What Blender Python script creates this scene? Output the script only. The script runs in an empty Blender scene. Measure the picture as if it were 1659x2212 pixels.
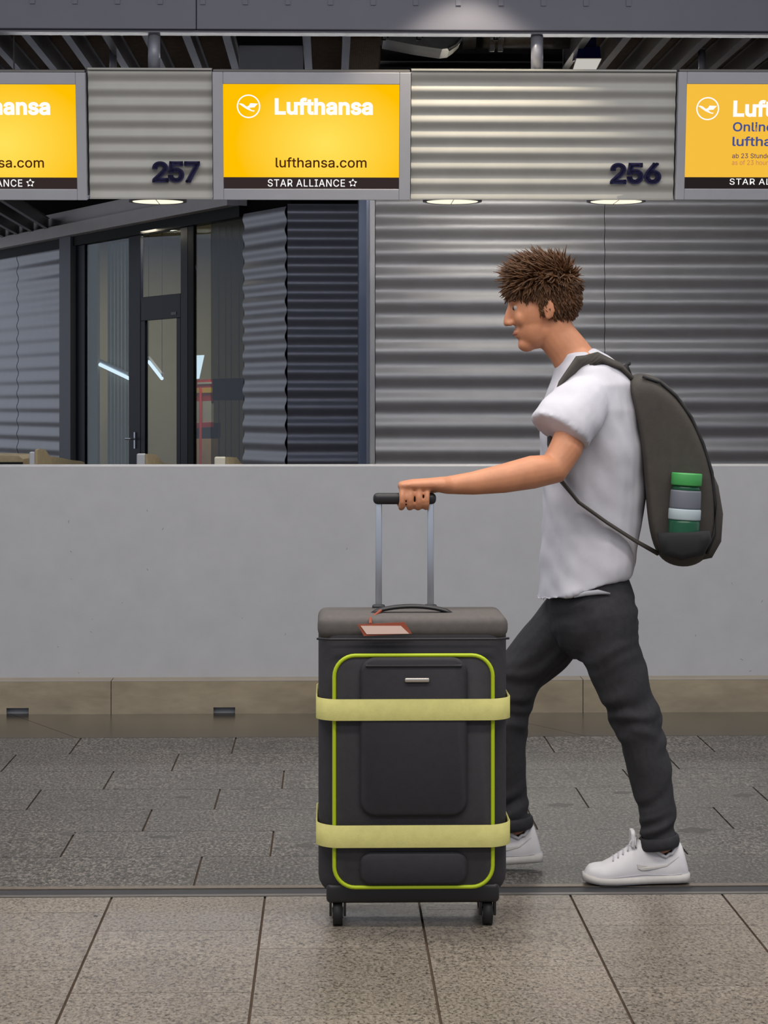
import bpy, bmesh, math, random
from mathutils import Vector, Matrix, noise
from mathutils.geometry import tessellate_polygon
random.seed(7)
sc = bpy.context.scene
COL = sc.collection

# ------------------------------------------------------------------ camera
F, CX, CY, CAMZ = 4900.0, 829.5, 874.0, 1.32      # focal length in pixels, optical axis column, horizon row, eye height
YAW = math.atan(119.5 / F)
cam = bpy.data.cameras.new('camera')
cam.sensor_fit = 'HORIZONTAL'; cam.sensor_width = 36.0
cam.lens = F / 1659.0 * 36.0
cam.shift_y = -(1106.0 - CY) / 1659.0
cam.clip_start = 0.05; cam.clip_end = 200
camo = bpy.data.objects.new('camera', cam); COL.objects.link(camo)
camo.location = (0, 0, CAMZ); camo.rotation_euler = (math.pi / 2, 0, -YAW)
sc.camera = camo

# ------------------------------------------------------------------ world, large lights, exposure
sc.view_settings.view_transform = 'Standard'; sc.view_settings.look = 'None'
sc.view_settings.exposure = 0.0; sc.view_settings.gamma = 1.0
sc.view_settings.use_curve_mapping = False
sc.cycles.max_bounces = 7; sc.cycles.diffuse_bounces = 3; sc.cycles.glossy_bounces = 3; sc.cycles.caustics_reflective = False; sc.cycles.caustics_refractive = False
world = bpy.data.worlds.new('hall_air'); sc.world = world; world.use_nodes = True
world.node_tree.nodes['Background'].inputs[0].default_value = (0.80, 0.87, 1.0, 1)
world.node_tree.nodes['Background'].inputs[1].default_value = 0.50

def area(name, loc, size, energy, color, rot=(0, 0, 0)):
    l = bpy.data.lights.new(name, 'AREA'); l.shape = 'RECTANGLE'; l.size, l.size_y = size
    l.energy = energy; l.color = color
    o = bpy.data.objects.new(name, l); COL.objects.link(o); o.location = loc; o.rotation_euler = rot
    return o
def spot(name, loc, energy, color, angle, blend, radius, target):
    l = bpy.data.lights.new(name, 'SPOT'); l.energy = energy; l.color = color
    l.spot_size = angle; l.spot_blend = blend; l.shadow_soft_size = radius
    o = bpy.data.objects.new(name, l); COL.objects.link(o); o.location = loc
    d = Vector(target) - Vector(loc); o.rotation_euler = d.to_track_quat('-Z', 'Y').to_euler()
    return o
WARM = (1.0, 0.93, 0.84)
for i, (y, e) in enumerate(((1.0, 130), (3.6, 158), (6.4, 146))):      # rows of ceiling luminaires of the hall
    area('hall_ceiling_luminaire', (0.1, y, 4.7), (7.0, 0.5), e, WARM)

# ------------------------------------------------------------------ pixel helpers (photo pixels -> world)
CA, SA = math.cos(YAW), math.sin(YAW)
def ray(x, y):
    u = (x - CX) / F; v = (CY - y) / F
    return Vector((CA * u + SA, -SA * u + CA, v))
CAM = Vector((0, 0, CAMZ))
def P(x, y, Y):                      # where the pixel's ray meets the plane Y = const
    d = ray(x, y); return CAM + d * (Y / d.y)
def PX(x, y, X):                     # ... meets the plane X = const
    d = ray(x, y); return CAM + d * (X / d.x)
def G(x, y, z=0.0):                  # ... meets the height z
    d = ray(x, y); return CAM + d * ((z - CAMZ) / d.z)
def PL(x, y, p0, n):                 # ... meets a plane
    d = ray(x, y); return CAM + d * ((Vector(p0) - CAM).dot(n) / d.dot(n))

# ------------------------------------------------------------------ materials
def srgb(r, g, b):
    f = lambda c: (c / 255 / 12.92) if c / 255 <= 0.04045 else ((c / 255 + 0.055) / 1.055) ** 2.4
    return (f(r), f(g), f(b), 1)
def mat(name, col, rough=0.5, metal=0.0, var=0.0, scale=20.0, bump=0.0, bscale=None, stretch=(1, 1, 1), spec=0.5, tint=None, rvar=0.0, detail=4, objvar=0.0):
    m = bpy.data.materials.new(name); m.use_nodes = True; nt = m.node_tree; N = nt.nodes; L = nt.links
    b = N['Principled BSDF']; b.inputs['Roughness'].default_value = rough; b.inputs['Metallic'].default_value = metal
    b.inputs['Specular IOR Level'].default_value = spec
    b.inputs['Base Color'].default_value = col
    geo = N.new('ShaderNodeNewGeometry'); mp = N.new('ShaderNodeMapping'); mp.inputs['Scale'].default_value = stretch
    L.new(geo.outputs['Position'], mp.inputs['Vector'])
    if var > 0 or rvar > 0 or objvar > 0:
        n = N.new('ShaderNodeTexNoise'); n.inputs['Scale'].default_value = scale; n.inputs['Detail'].default_value = detail; n.inputs['Roughness'].default_value = 0.6
        L.new(mp.outputs[0], n.inputs['Vector'])
        r = N.new('ShaderNodeValToRGB'); r.color_ramp.elements[0].position = 0.3; r.color_ramp.elements[1].position = 0.7
        t = tint or col
        r.color_ramp.elements[0].color = tuple(c * (1 - var) for c in col[:3]) + (1,)
        r.color_ramp.elements[1].color = tuple(min(1, c * (1 + var)) for c in t[:3]) + (1,)
        L.new(n.outputs['Fac'], r.inputs[0]); out = r.outputs[0]
        if objvar > 0:
            oi = N.new('ShaderNodeObjectInfo'); mr = N.new('ShaderNodeMapRange'); mr.inputs['To Min'].default_value = 1 - objvar; mr.inputs['To Max'].default_value = 1 + objvar
            L.new(oi.outputs['Random'], mr.inputs['Value'])
            mx = N.new('ShaderNodeVectorMath'); mx.operation = 'SCALE'; L.new(out, mx.inputs[0]); L.new(mr.outputs[0], mx.inputs['Scale']); out = mx.outputs[0]
        L.new(out, b.inputs['Base Color'])
        if rvar > 0:
            mr = N.new('ShaderNodeMapRange'); mr.inputs['To Min'].default_value = rough - rvar; mr.inputs['To Max'].default_value = rough + rvar
            L.new(n.outputs['Fac'], mr.inputs['Value']); L.new(mr.outputs[0], b.inputs['Roughness'])
    if bump > 0:
        n2 = N.new('ShaderNodeTexNoise'); n2.inputs['Scale'].default_value = bscale or scale; n2.inputs['Detail'].default_value = 3
        L.new(mp.outputs[0], n2.inputs['Vector'])
        bp = N.new('ShaderNodeBump'); bp.inputs['Strength'].default_value = bump; bp.inputs['Distance'].default_value = 0.01
        L.new(n2.outputs['Fac'], bp.inputs['Height']); L.new(bp.outputs[0], b.inputs['Normal'])
    return m
def granite(name, dark, mid, light, scale, rough, stretch, cut=(0.36, 0.5, 0.64)):
    m = bpy.data.materials.new(name); m.use_nodes = True; nt = m.node_tree; N = nt.nodes; L = nt.links
    b = N['Principled BSDF']; b.inputs['Roughness'].default_value = rough
    geo = N.new('ShaderNodeNewGeometry'); oi = N.new('ShaderNodeObjectInfo')
    off = N.new('ShaderNodeVectorMath'); off.operation = 'ADD'; L.new(geo.outputs['Position'], off.inputs[0]); L.new(oi.outputs['Random'], off.inputs[1])
    mp = N.new('ShaderNodeMapping'); mp.inputs['Scale'].default_value = stretch; L.new(off.outputs[0], mp.inputs['Vector'])
    n = N.new('ShaderNodeTexNoise'); n.inputs['Scale'].default_value = scale; n.inputs['Detail'].default_value = 5; n.inputs['Roughness'].default_value = 0.72
    n.inputs['Distortion'].default_value = 0.4
    L.new(mp.outputs[0], n.inputs['Vector'])
    r = N.new('ShaderNodeValToRGB'); e = r.color_ramp.elements
    e[0].position, e[0].color = cut[0], dark; e[1].position, e[1].color = cut[2], light
    k = e.new(cut[1]); k.color = mid
    L.new(n.outputs['Fac'], r.inputs[0])
    n3 = N.new('ShaderNodeTexNoise'); n3.inputs['Scale'].default_value = 2.2; n3.inputs['Detail'].default_value = 3; L.new(geo.outputs['Position'], n3.inputs['Vector'])
    mr = N.new('ShaderNodeMapRange'); mr.inputs['From Min'].default_value = 0.3; mr.inputs['From Max'].default_value = 0.7; mr.inputs['To Min'].default_value = 0.88; mr.inputs['To Max'].default_value = 1.1
    L.new(n3.outputs['Fac'], mr.inputs['Value'])
    mr2 = N.new('ShaderNodeMapRange'); mr2.inputs['To Min'].default_value = 0.93; mr2.inputs['To Max'].default_value = 1.07; L.new(oi.outputs['Random'], mr2.inputs['Value'])
    mm = N.new('ShaderNodeMath'); mm.operation = 'MULTIPLY'; L.new(mr.outputs[0], mm.inputs[0]); L.new(mr2.outputs[0], mm.inputs[1])
    v = N.new('ShaderNodeVectorMath'); v.operation = 'SCALE'; L.new(r.outputs[0], v.inputs[0]); L.new(mm.outputs[0], v.inputs['Scale'])
    L.new(v.outputs[0], b.inputs['Base Color'])
    bp = N.new('ShaderNodeBump'); bp.inputs['Strength'].default_value = 0.25; bp.inputs['Distance'].default_value = 0.002
    L.new(n.outputs['Fac'], bp.inputs['Height']); L.new(bp.outputs[0], b.inputs['Normal'])
    return m
def emit(name, col, strength=1.0):
    m = bpy.data.materials.new(name); m.use_nodes = True; N = m.node_tree.nodes; N.clear()
    e = N.new('ShaderNodeEmission'); o = N.new('ShaderNodeOutputMaterial'); e.inputs[0].default_value = col; e.inputs[1].default_value = strength
    m.node_tree.links.new(e.outputs[0], o.inputs[0]); return m
def glass_mat(name, tint=(0.8, 0.85, 0.85, 1), fac=0.82, rough=0.02):
    m = bpy.data.materials.new(name); m.use_nodes = True; N = m.node_tree.nodes; L = m.node_tree.links; N.clear()
    t = N.new('ShaderNodeBsdfTransparent'); t.inputs[0].default_value = tint
    g = N.new('ShaderNodeBsdfGlossy'); g.inputs[0].default_value = (0.9, 0.93, 1, 1); g.inputs['Roughness'].default_value = rough
    x = N.new('ShaderNodeMixShader'); fr = N.new('ShaderNodeLayerWeight'); fr.inputs['Blend'].default_value = 0.5
    pw = N.new('ShaderNodeMath'); pw.operation = 'POWER'; pw.inputs[1].default_value = 4.0; L.new(fr.outputs['Facing'], pw.inputs[0])
    sm = N.new('ShaderNodeMath'); sm.operation = 'MULTIPLY_ADD'; sm.inputs[1].default_value = 0.4; sm.inputs[2].default_value = 0.03; L.new(pw.outputs[0], sm.inputs[0])
    L.new(sm.outputs[0], x.inputs[0]); L.new(t.outputs[0], x.inputs[1]); L.new(g.outputs[0], x.inputs[2])
    o = N.new('ShaderNodeOutputMaterial'); L.new(x.outputs[0], o.inputs[0]); return m
def screen_mat(name, centre, edge):
    m = bpy.data.materials.new(name); m.use_nodes = True; N = m.node_tree.nodes; L = m.node_tree.links; N.clear()
    tc = N.new('ShaderNodeTexCoord'); mp = N.new('ShaderNodeMapping'); mp.vector_type = 'POINT'
    mp.inputs['Location'].default_value = (-0.58, 0, -0.36 * 0.7); mp.inputs['Scale'].default_value = (1.0, 0, 0.7)
    L.new(tc.outputs['Generated'], mp.inputs[0])
    ln = N.new('ShaderNodeVectorMath'); ln.operation = 'LENGTH'; L.new(mp.outputs[0], ln.inputs[0])
    r = N.new('ShaderNodeValToRGB'); r.color_ramp.elements[0].color = centre; r.color_ramp.elements[1].color = edge
    r.color_ramp.elements[0].position = 0.02; r.color_ramp.elements[1].position = 0.52
    L.new(ln.outputs['Value'], r.inputs[0])
    e = N.new('ShaderNodeEmission'); L.new(r.outputs[0], e.inputs[0]); o = N.new('ShaderNodeOutputMaterial'); L.new(e.outputs[0], o.inputs[0]); return m

M = dict(
    tan=granite('tan_granite', srgb(50, 46, 41), srgb(122, 113, 102), srgb(148, 139, 126), 125, 0.34, (1, 0.6, 1), (0.36, 0.5, 0.66)),
    gray=granite('gray_granite', srgb(16, 16, 16), srgb(68, 66, 63), srgb(136, 129, 120), 125, 0.42, (0.9, 0.42, 1), (0.36, 0.5, 0.66)),
    darkstone=mat('polished_dark_stone', srgb(50, 46, 42), 0.24, 0, 0.35, 260, spec=0.12),
    grout=mat('brown_grout', srgb(78, 62, 48), 0.9, 0, 0.2, 40),
    rail_light=mat('joint_brass', srgb(130, 118, 106), 0.4, 0.7, 0.2, 60),
    rail_dark=mat('joint_rubber', srgb(44, 44, 48), 0.55, 0, 0.1, 30),
    rail_grey=mat('joint_steel', srgb(118, 114, 110), 0.4, 0.7, 0.1, 30),
    kerb=mat('brushed_steel', srgb(214, 196, 166), 0.3, 0.9, 0.2, 5, rvar=0.08, bump=0.03, bscale=30, stretch=(0.6, 1, 1.4)),
    panel=mat('grey_laminate', srgb(178, 178, 181), 0.5, 0, 0.035, 9, bump=0.015, bscale=60),
    scuff=mat('scuff_mark', srgb(96, 96, 98), 0.7),
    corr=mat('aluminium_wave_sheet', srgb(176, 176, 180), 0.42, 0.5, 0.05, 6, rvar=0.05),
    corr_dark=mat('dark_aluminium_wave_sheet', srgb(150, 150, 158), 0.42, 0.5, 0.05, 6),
    fascia=mat('fascia_wave_sheet', srgb(184, 182, 176), 0.6, 0.35, 0.04, 8),
    bezel=mat('grey_display_frame', srgb(180, 180, 186), 0.45, 0.2, 0.03, 10),
    black=mat('black_steel', srgb(16, 15, 15), 0.6, 0.0, 0.3, 20, spec=0.2),
    beam=mat('grey_beam_paint', srgb(90, 91, 103), 0.42, 0.15, 0.04, 5),
    pole=mat('grey_pole_paint', srgb(140, 140, 150), 0.4, 0.3, 0.04, 20),
    slat=mat('ceiling_slat_metal', srgb(128, 124, 122), 0.45, 0.4, 0.06, 8),
    mesh=mat('expanded_metal', srgb(120, 108, 98), 0.4, 0.6, 0.2, 25),
    duct=mat('galvanised_duct', srgb(150, 148, 140), 0.35, 0.8, 0.2, 12),
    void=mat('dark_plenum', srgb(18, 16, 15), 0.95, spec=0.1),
    navy=mat('navy_digit', srgb(20, 17, 70), 0.5),
    blue=mat('blue_floodlight_paint', srgb(40, 48, 110), 0.35, 0.2, 0.1, 20),
    pillar=mat('grey_pillar_paint', srgb(96, 98, 104), 0.5, 0.1, 0.03, 5),
    frame=mat('dark_blue_frame', srgb(14, 17, 30), 0.4, 0.0, 0.1, 9, spec=0.15),
    bulk=mat('white_bulkhead', srgb(214, 206, 202), 0.6, 0, 0.04, 3),
    beige=mat('beige_wall', srgb(158, 147, 118), 0.8, 0, 0.05, 3),
    cream=mat('cream_paint', srgb(205, 200, 184), 0.5, 0, 0.04, 9),
    olive=mat('brown_laminate', srgb(150, 136, 106), 0.7, 0, 0.15, 30),
    lightgrey=mat('light_grey_paint', srgb(170, 172, 178), 0.5),
    red=mat('red_stand', srgb(200, 44, 24), 0.4), yellowp=mat('yellow_print', srgb(236, 190, 50), 0.5), carton=mat('carton', srgb(170, 136, 92), 0.8, 0, 0.1, 10),
    glass=glass_mat('window_glass'), frost=glass_mat('frosted_film', (0.42, 0.45, 0.44, 1), 0.5, 0.15),
    blind=mat('blind_fabric', srgb(140, 138, 124), 0.8),
    lens=emit('lamp_lens', (1.0, 0.92, 0.70, 1), 1.15), tube=emit('reflection_glow', (0.75, 0.86, 1.0, 1), 1.6),
    flood=emit('flood_glass', (0.95, 0.92, 0.85, 1), 0.55),
    scr=screen_mat('screen_yellow', (1.0, 0.76, 0.10, 1), (1.0, 0.53, 0.0, 1)),
    scr2=emit('screen_amber', srgb(246, 190, 62)), scrbar=emit('screen_bar', srgb(52, 42, 42)), scrbar2=emit('screen_bar_dark', srgb(38, 32, 32)),
    white_e=emit('screen_white', (1, 1, 0.98, 1)), brown_e=emit('screen_brown', srgb(74, 36, 14)), indigo_e=emit('screen_indigo', srgb(70, 82, 140)),
    violet_e=emit('screen_violet', srgb(92, 66, 96)), mauve_e=emit('screen_mauve', srgb(190, 120, 88)),
    skin=mat('skin', srgb(205, 140, 104), 0.5, 0, 0.08, 25), hair=mat('brown_hair', srgb(88, 56, 28), 0.6, 0, 0.4, 60, stretch=(1, 1, 0.3)),
    shirt=mat('white_cotton', srgb(204, 203, 212), 0.85, 0, 0.02, 60, bump=0.08, bscale=500), denim=mat('black_denim', srgb(44, 43, 47), 0.8, 0, 0.18, 70, bump=0.12, bscale=900),
    shoe=mat('white_leather', srgb(226, 223, 226), 0.45, 0, 0.02, 40), sole=mat('white_rubber', srgb(208, 203, 198), 0.6, 0, 0.06, 40), lace=mat('white_lace', srgb(196, 194, 200), 0.8),
    eye=mat('eye_white', srgb(190, 178, 170), 0.2), iris=mat('brown_iris', srgb(60, 40, 25), 0.2), lip=mat('lip', srgb(176, 98, 84), 0.5),
    bag=mat('charcoal_nylon', srgb(66, 61, 56), 0.75, 0, 0.12, 40, bump=0.15, bscale=600), bagblack=mat('black_webbing', srgb(32, 31, 33), 0.7, 0, 0.1, 80),
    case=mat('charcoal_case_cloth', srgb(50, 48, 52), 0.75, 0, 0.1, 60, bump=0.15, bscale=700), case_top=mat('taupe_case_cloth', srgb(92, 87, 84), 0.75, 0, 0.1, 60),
    case_pocket=mat('black_case_cloth', srgb(40, 38, 43), 0.75, 0, 0.1, 60, bump=0.15, bscale=700), lime=mat('lime_piping', srgb(176, 196, 20), 0.5), belt=mat('pale_yellow_webbing', srgb(190, 184, 112), 0.75, 0, 0.06, 50, bump=0.1, bscale=400),
    alu=mat('aluminium_tube', srgb(196, 200, 208), 0.3, 0.9), rubber=mat('black_rubber', srgb(24, 24, 26), 0.6), plastic=mat('black_plastic', srgb(34, 33, 35), 0.4),
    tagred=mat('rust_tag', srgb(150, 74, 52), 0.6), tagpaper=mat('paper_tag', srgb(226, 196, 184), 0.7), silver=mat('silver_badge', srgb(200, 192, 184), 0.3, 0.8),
    green=mat('green_cap', srgb(70, 160, 84), 0.4), bottle=mat('dark_green_bottle', srgb(22, 84, 56), 0.3), label=mat('bottle_label', srgb(176, 190, 196), 0.5), netting=mat('pocket_netting', srgb(30, 30, 32), 0.8),
)

# ------------------------------------------------------------------ object helpers
def tag(o, label=None, cat=None, group=None, kind=None):
    if label: o['label'] = label
    if cat: o['category'] = cat
    if group: o['group'] = group
    if kind: o['kind'] = kind
    return o
def empty(name, loc, label, cat, group=None):
    o = bpy.data.objects.new(name, None); COL.objects.link(o); o.location = loc; o.empty_display_size = 0.05
    return tag(o, label, cat, group)
def world_inv(p):
    return Matrix.Translation(-p.location) if p.type == 'EMPTY' else Matrix.Identity(4)
def link(name, me, m, parent=None, smooth=False, label=None):
    me.name = name
    if m is not None: me.materials.append(M[m] if isinstance(m, str) else m)
    if smooth:
        for p in me.polygons: p.use_smooth = True
    o = bpy.data.objects.new(name, me); COL.objects.link(o)
    if parent is not None:
        o.parent = parent; o.matrix_parent_inverse = world_inv(parent)
    if label: o['label'] = label
    return o
class MB:
    def __init__(s): s.v = []; s.f = []
    def add(s, vs, fs):
        b = len(s.v); s.v += [tuple(v) for v in vs]; s.f += [tuple(i + b for i in f) for f in fs]; return s
    def box(s, x0, x1, y0, y1, z0, z1):
        return s.hexa([(x0, y0, z0), (x1, y0, z0), (x1, y1, z0), (x0, y1, z0), (x0, y0, z1), (x1, y0, z1), (x1, y1, z1), (x0, y1, z1)])
    def hexa(s, v):
        return s.add(v, [(3, 2, 1, 0), (4, 5, 6, 7), (0, 1, 5, 4), (1, 2, 6, 5), (2, 3, 7, 6), (3, 0, 4, 7)])
    def prism(s, poly, off):            # planar polygon (3D points) pushed by a vector
        n = len(poly); a = [Vector(p) for p in poly]; b = [p + Vector(off) for p in a]
        tris = tessellate_polygon([a])
        fs = [tuple(t) for t in tris] + [tuple(i + n for i in reversed(t)) for t in tris]
        fs += [(i, (i + 1) % n, n + (i + 1) % n, n + i) for i in range(n)]
        return s.add(a + b, fs)
    def loft(s, rings, caps=True):
        n = len(rings[0]); fs = []
        for k in range(len(rings) - 1):
            for i in range(n):
                j = (i + 1) % n; fs.append((k * n + i, k * n + j, (k + 1) * n + j, (k + 1) * n + i))
        if caps: fs += [tuple(reversed(range(n))), tuple((len(rings) - 1) * n + i for i in range(n))]
        return s.add([p for r in rings for p in r], fs)
    def tube(s, pts, r, n=12, ref=None, closed=False, roundcap=False):
        pts = [Vector(p) for p in pts]; m = len(pts)
        rr = r if isinstance(r, (list, tuple)) and len(r) == m else [r] * m
        T = []
        for i in range(m):
            a = pts[(i - 1) % m] if (closed or i > 0) else pts[i]; b = pts[(i + 1) % m] if (closed or i < m - 1) else pts[i]
            T.append((b - a).normalized())
        ref = Vector(ref) if ref else (Vector((0, 0, 1)) if abs(T[0].z) < 0.9 else Vector((0, 1, 0)))
        rings = []
        def ring(p, t, ra, rb):
            u = (ref - t * ref.dot(t)); u = u.normalized() if u.length > 1e-5 else t.orthogonal().normalized(); w = t.cross(u)
            return [p + u * (math.cos(2 * math.pi * k / n) * ra) + w * (math.sin(2 * math.pi * k / n) * rb) for k in range(n)]
        for i in range(m):
            ra, rb = rr[i] if isinstance(rr[i], (list, tuple)) else (rr[i], rr[i])
            if roundcap and i == 0:
                for a in (75, 50, 25):
                    c, q = math.cos(math.radians(a)), math.sin(math.radians(a)); rings.append(ring(pts[i] - T[i] * min(ra, rb) * q, T[i], ra * c, rb * c))
            rings.append(ring(pts[i], T[i], ra, rb))
            if roundcap and i == m - 1:
                for a in (25, 50, 75):
                    c, q = math.cos(math.radians(a)), math.sin(math.radians(a)); rings.append(ring(pts[i] + T[i] * min(ra, rb) * q, T[i], ra * c, rb * c))
        if closed: rings.append(rings[0]); return s.loft(rings, False)
        return s.loft(rings)
    def ball(s, c, r, n=16, k=10, rot=None):
        c = Vector(c); r = r if isinstance(r, (list, tuple)) else (r, r, r); vs = []; fs = []
        for i in range(1, k):
            a = math.pi * i / k
            for j in range(n):
                b = 2 * math.pi * j / n; p = Vector((math.sin(a) * math.cos(b) * r[0], math.sin(a) * math.sin(b) * r[1], math.cos(a) * r[2]))
                if rot: p = rot @ p
                vs.append(c + p)
        t, u = Vector((0, 0, r[2])), Vector((0, 0, -r[2]))
        if rot: t = rot @ t; u = rot @ u
        vs += [c + t, c + u]
        for i in range(k - 2):
            for j in range(n): fs.append((i * n + j, (i + 1) * n + j, (i + 1) * n + (j + 1) % n, i * n + (j + 1) % n))
        for j in range(n): fs += [(len(vs) - 2, j, (j + 1) % n), (len(vs) - 1, (k - 2) * n + (j + 1) % n, (k - 2) * n + j)]
        return s.add(vs, fs)
    def rbox(s, c, size, r, seg=3):
        bm = bmesh.new(); bmesh.ops.create_cube(bm, size=1)
        for v in bm.verts: v.co = Vector((v.co.x * size[0], v.co.y * size[1], v.co.z * size[2]))
        bmesh.ops.bevel(bm, geom=bm.edges[:], offset=r, segments=seg, profile=0.5, affect='EDGES')
        bm.verts.index_update(); c = Vector(c)
        s.add([v.co + c for v in bm.verts], [tuple(v.index for v in f.verts) for f in bm.faces]); bm.free(); return s
    def mesh(s):
        me = bpy.data.meshes.new('m'); me.from_pydata(s.v, [], s.f)
        bm = bmesh.new(); bm.from_mesh(me); bmesh.ops.recalc_face_normals(bm, faces=bm.faces); bm.to_mesh(me); bm.free()
        return me
    def build(s, name, m, parent=None, smooth=False, bevel=0, label=None):
        o = link(name, s.mesh(), m, parent, smooth, label)
        if bevel:
            b = o.modifiers.new('edge', 'BEVEL'); b.width = bevel; b.segments = 2; b.limit_method = 'ANGLE'
        return o
    def remeshed(s, voxel, smooth=6, deform=None):
        me = s.mesh(); o = bpy.data.objects.new('tmp', me); COL.objects.link(o)
        r = o.modifiers.new('r', 'REMESH'); r.mode = 'VOXEL'; r.voxel_size = voxel
        w = o.modifiers.new('s', 'SMOOTH'); w.factor = 0.5; w.iterations = smooth
        dg = bpy.context.evaluated_depsgraph_get(); out = bpy.data.meshes.new_from_object(o.evaluated_get(dg))
        bpy.data.objects.remove(o); bpy.data.meshes.remove(me)
        if deform:
            nv = [v.normal.copy() for v in out.vertices]
            for v, n in zip(out.vertices, nv): v.co = v.co + n * deform(v.co)
        return out
def structure(o): o['kind'] = 'structure'; return o
def rrect(w, h, r, n=6):
    pts = []
    for cx, cy, a0 in ((w / 2 - r, h / 2 - r, 0), (-w / 2 + r, h / 2 - r, 90), (-w / 2 + r, -h / 2 + r, 180), (w / 2 - r, -h / 2 + r, 270)):
        for k in range(n + 1):
            a = math.radians(a0 + 90 * k / n); pts.append((cx + r * math.cos(a), cy + r * math.sin(a)))
    return pts

# ================================================================== THE SETTING
# ---- floor: sub-floor with every slab laid on it
fb = MB(); fb.box(-9, 9, -4, 32, -0.08, -0.006)
floor = structure(fb.build('floor', 'grout'))
def slab(name, m, x0, x1, y0, y1, cache={}):
    key = (name, round(x1 - x0, 3), round(y1 - y0, 3))
    if key not in cache:
        w, d = x1 - x0, y1 - y0
        me = MB().box(-w / 2, w / 2, -d / 2, d / 2, -0.006, 0).mesh(); me.name = name; me.materials.append(M[m]); cache[key] = me
    o = bpy.data.objects.new(name, cache[key]); COL.objects.link(o); o.parent = floor
    o.location = ((x0 + x1) / 2, (y0 + y1) / 2, 0); return o
jx = [G(x, 1935).x for x in (243, 574, 905, 1233, 1562)]
pitch = (jx[-1] - jx[0]) / 4
cols = {-1: 5.912, 0: 5.704, 1: 5.51, 2: 5.923, 3: 5.734, 4: 5.55}
for c in range(-4, 8):
    x0 = jx[0] + c * pitch; off = cols[-1 + (c + 1) % 6] if c not in cols else cols[c]
    ys = sorted({6.094} | {round(off - 0.6025 * k, 4) for k in range(0, 5)}, reverse=True)
    for a, b in zip(ys[:-1], ys[1:]):
        slab('tan_floor_tile', 'tan', x0 + 0.0032, x0 + pitch - 0.0032, b + 0.001, a - 0.001)
rows = [6.233, 6.634, 7.03, 7.409, 7.80, 8.187, 8.59, 9.008]
jr = [(428, 1880), (147.7, 1822), (319, 1770), (75, 1725), (235, 1685), (20, 1647), (163, 1611)]
for k, (jxp, jyp) in enumerate(jr):
    X0 = G(jxp, jyp).x - 0.612 * 3
    for i in range(8):
        slab('grey_floor_tile', 'gray', X0 + i * 0.612 + 0.003, X0 + (i + 1) * 0.612 - 0.003, rows[k] + 0.001, rows[k + 1] - 0.001)
# polished dark border with slanted joints
cuts = []
for a, b in (((63, 1557), (160, 1592)), ((1155, 1566), (1265, 1590))):
    p, q = G(*a), G(*b); s = (q.x - p.x) / (q.y - p.y); cuts.append((q.x - s * (q.y - 9.01), s))
cuts = [(-4.0, 0)] + cuts + [(4.4, 0)]
for (xa, sa), (xb, sb) in zip(cuts[:-1], cuts[1:]):
    y0, y1 = 9.011, 9.86; e = 0.0015
    MB().prism([(xa + e, y0, 0), (xb - e, y0, 0), (xb - e + sb * (y1 - y0), y1, 0), (xa + e + sa * (y1 - y0), y1, 0)], (0, 0, -0.006)).build('dark_border_slab', 'darkstone', floor)
# expansion joint across the hall
tj = structure(MB().box(-5, 5, 6.097, 6.230, -0.006, -0.0015).build('trim_1', 'rail_dark'))
MB().box(-5, 5, 6.197, 6.2315, -0.0014, 0.001).build('joint_strip', 'rail_light', tj, label='brownish metal edge of the floor joint')
MB().box(-5, 5, 6.0965, 6.122, -0.0014, 0.001).build('joint_strip', 'rail_grey', tj, label='grey metal edge of the floor joint')

# ---- wave sheet builder
def wave_shell(b, f, push):
    """two columns of points -> thin sheet; front, back and cut edges keep their own points so the wave shades cleanly"""
    k = len(f) // 2 - 1; back = [v + push for v in f]
    fs = [(2 * i, 2 * i + 1, 2 * i + 3, 2 * i + 2) for i in range(k)]
    b.add(f, fs); b.add(back, [tuple(reversed(q)) for q in fs])
    for c in (0, 1):
        col = [p for i in range(k + 1) for p in (f[2 * i + c], back[2 * i + c])]; b.add(col, fs)
    return b
def sheet(p0, t, length, z0, z1, period, amp, n, phase=0.0, steps=18, thick=0.004):
    p0 = Vector((p0[0], p0[1], 0)); t = Vector(t); n = Vector(n); b = MB()
    k = int((z1 - z0) / period * steps); f = []; r = []
    for i in range(k + 1):
        z = z0 + (z1 - z0) * i / k; w = amp * math.cos(2 * math.pi * (z - z0) / period + phase)
        a = p0 + n * w + Vector((0, 0, z)); f.append(a); f.append(a + t * length)
    return wave_shell(b, f, -n * thick)
ZC = CAMZ + 1.98                # underside of the ceiling slats
ZT = ZC + 0.13
PER = 0.16
# ---- wall behind the counters, facing the hall
YR = 14.65
xl, xs, xr = P(811, 874, YR).x, P(1306, 874, YR).x, P(1659, 874, YR).x + 1.6
wr = structure(MB().box(xl + 0.03, xr, YR + 0.05, YR + 0.15, 0, 3.6).build('wall_right', 'void'))
sheet((xl, YR), (1, 0, 0), xs - xl - 0.002, 0.05, 3.44, PER, 0.0125, (0, -1, 0), -0.46).build('wave_sheet', 'corr', wr, True)
sheet((xs + 0.002, YR), (1, 0, 0), xr - xs, 0.05, 3.44, PER, 0.0125, (0, -1, 0), -0.46).build('wave_sheet', 'corr', wr, True)
# end of that wall: flat strip and the side running back
YB = 20.4
wm = structure(MB().box(xl - 0.035, xl - 0.004, YR - 0.02, YR + 0.1, 0, 3.44).build('trim_2', 'corr'))
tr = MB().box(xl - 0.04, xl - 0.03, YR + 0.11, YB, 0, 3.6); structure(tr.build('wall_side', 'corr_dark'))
structure(MB().box(xl - 0.10, xl - 0.05, YR + 0.45, YR + 0.50, 0, 3.44).build('trim_3', mat('blue_grey_strip', srgb(112, 124, 150), 0.35, 0.4)))
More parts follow.
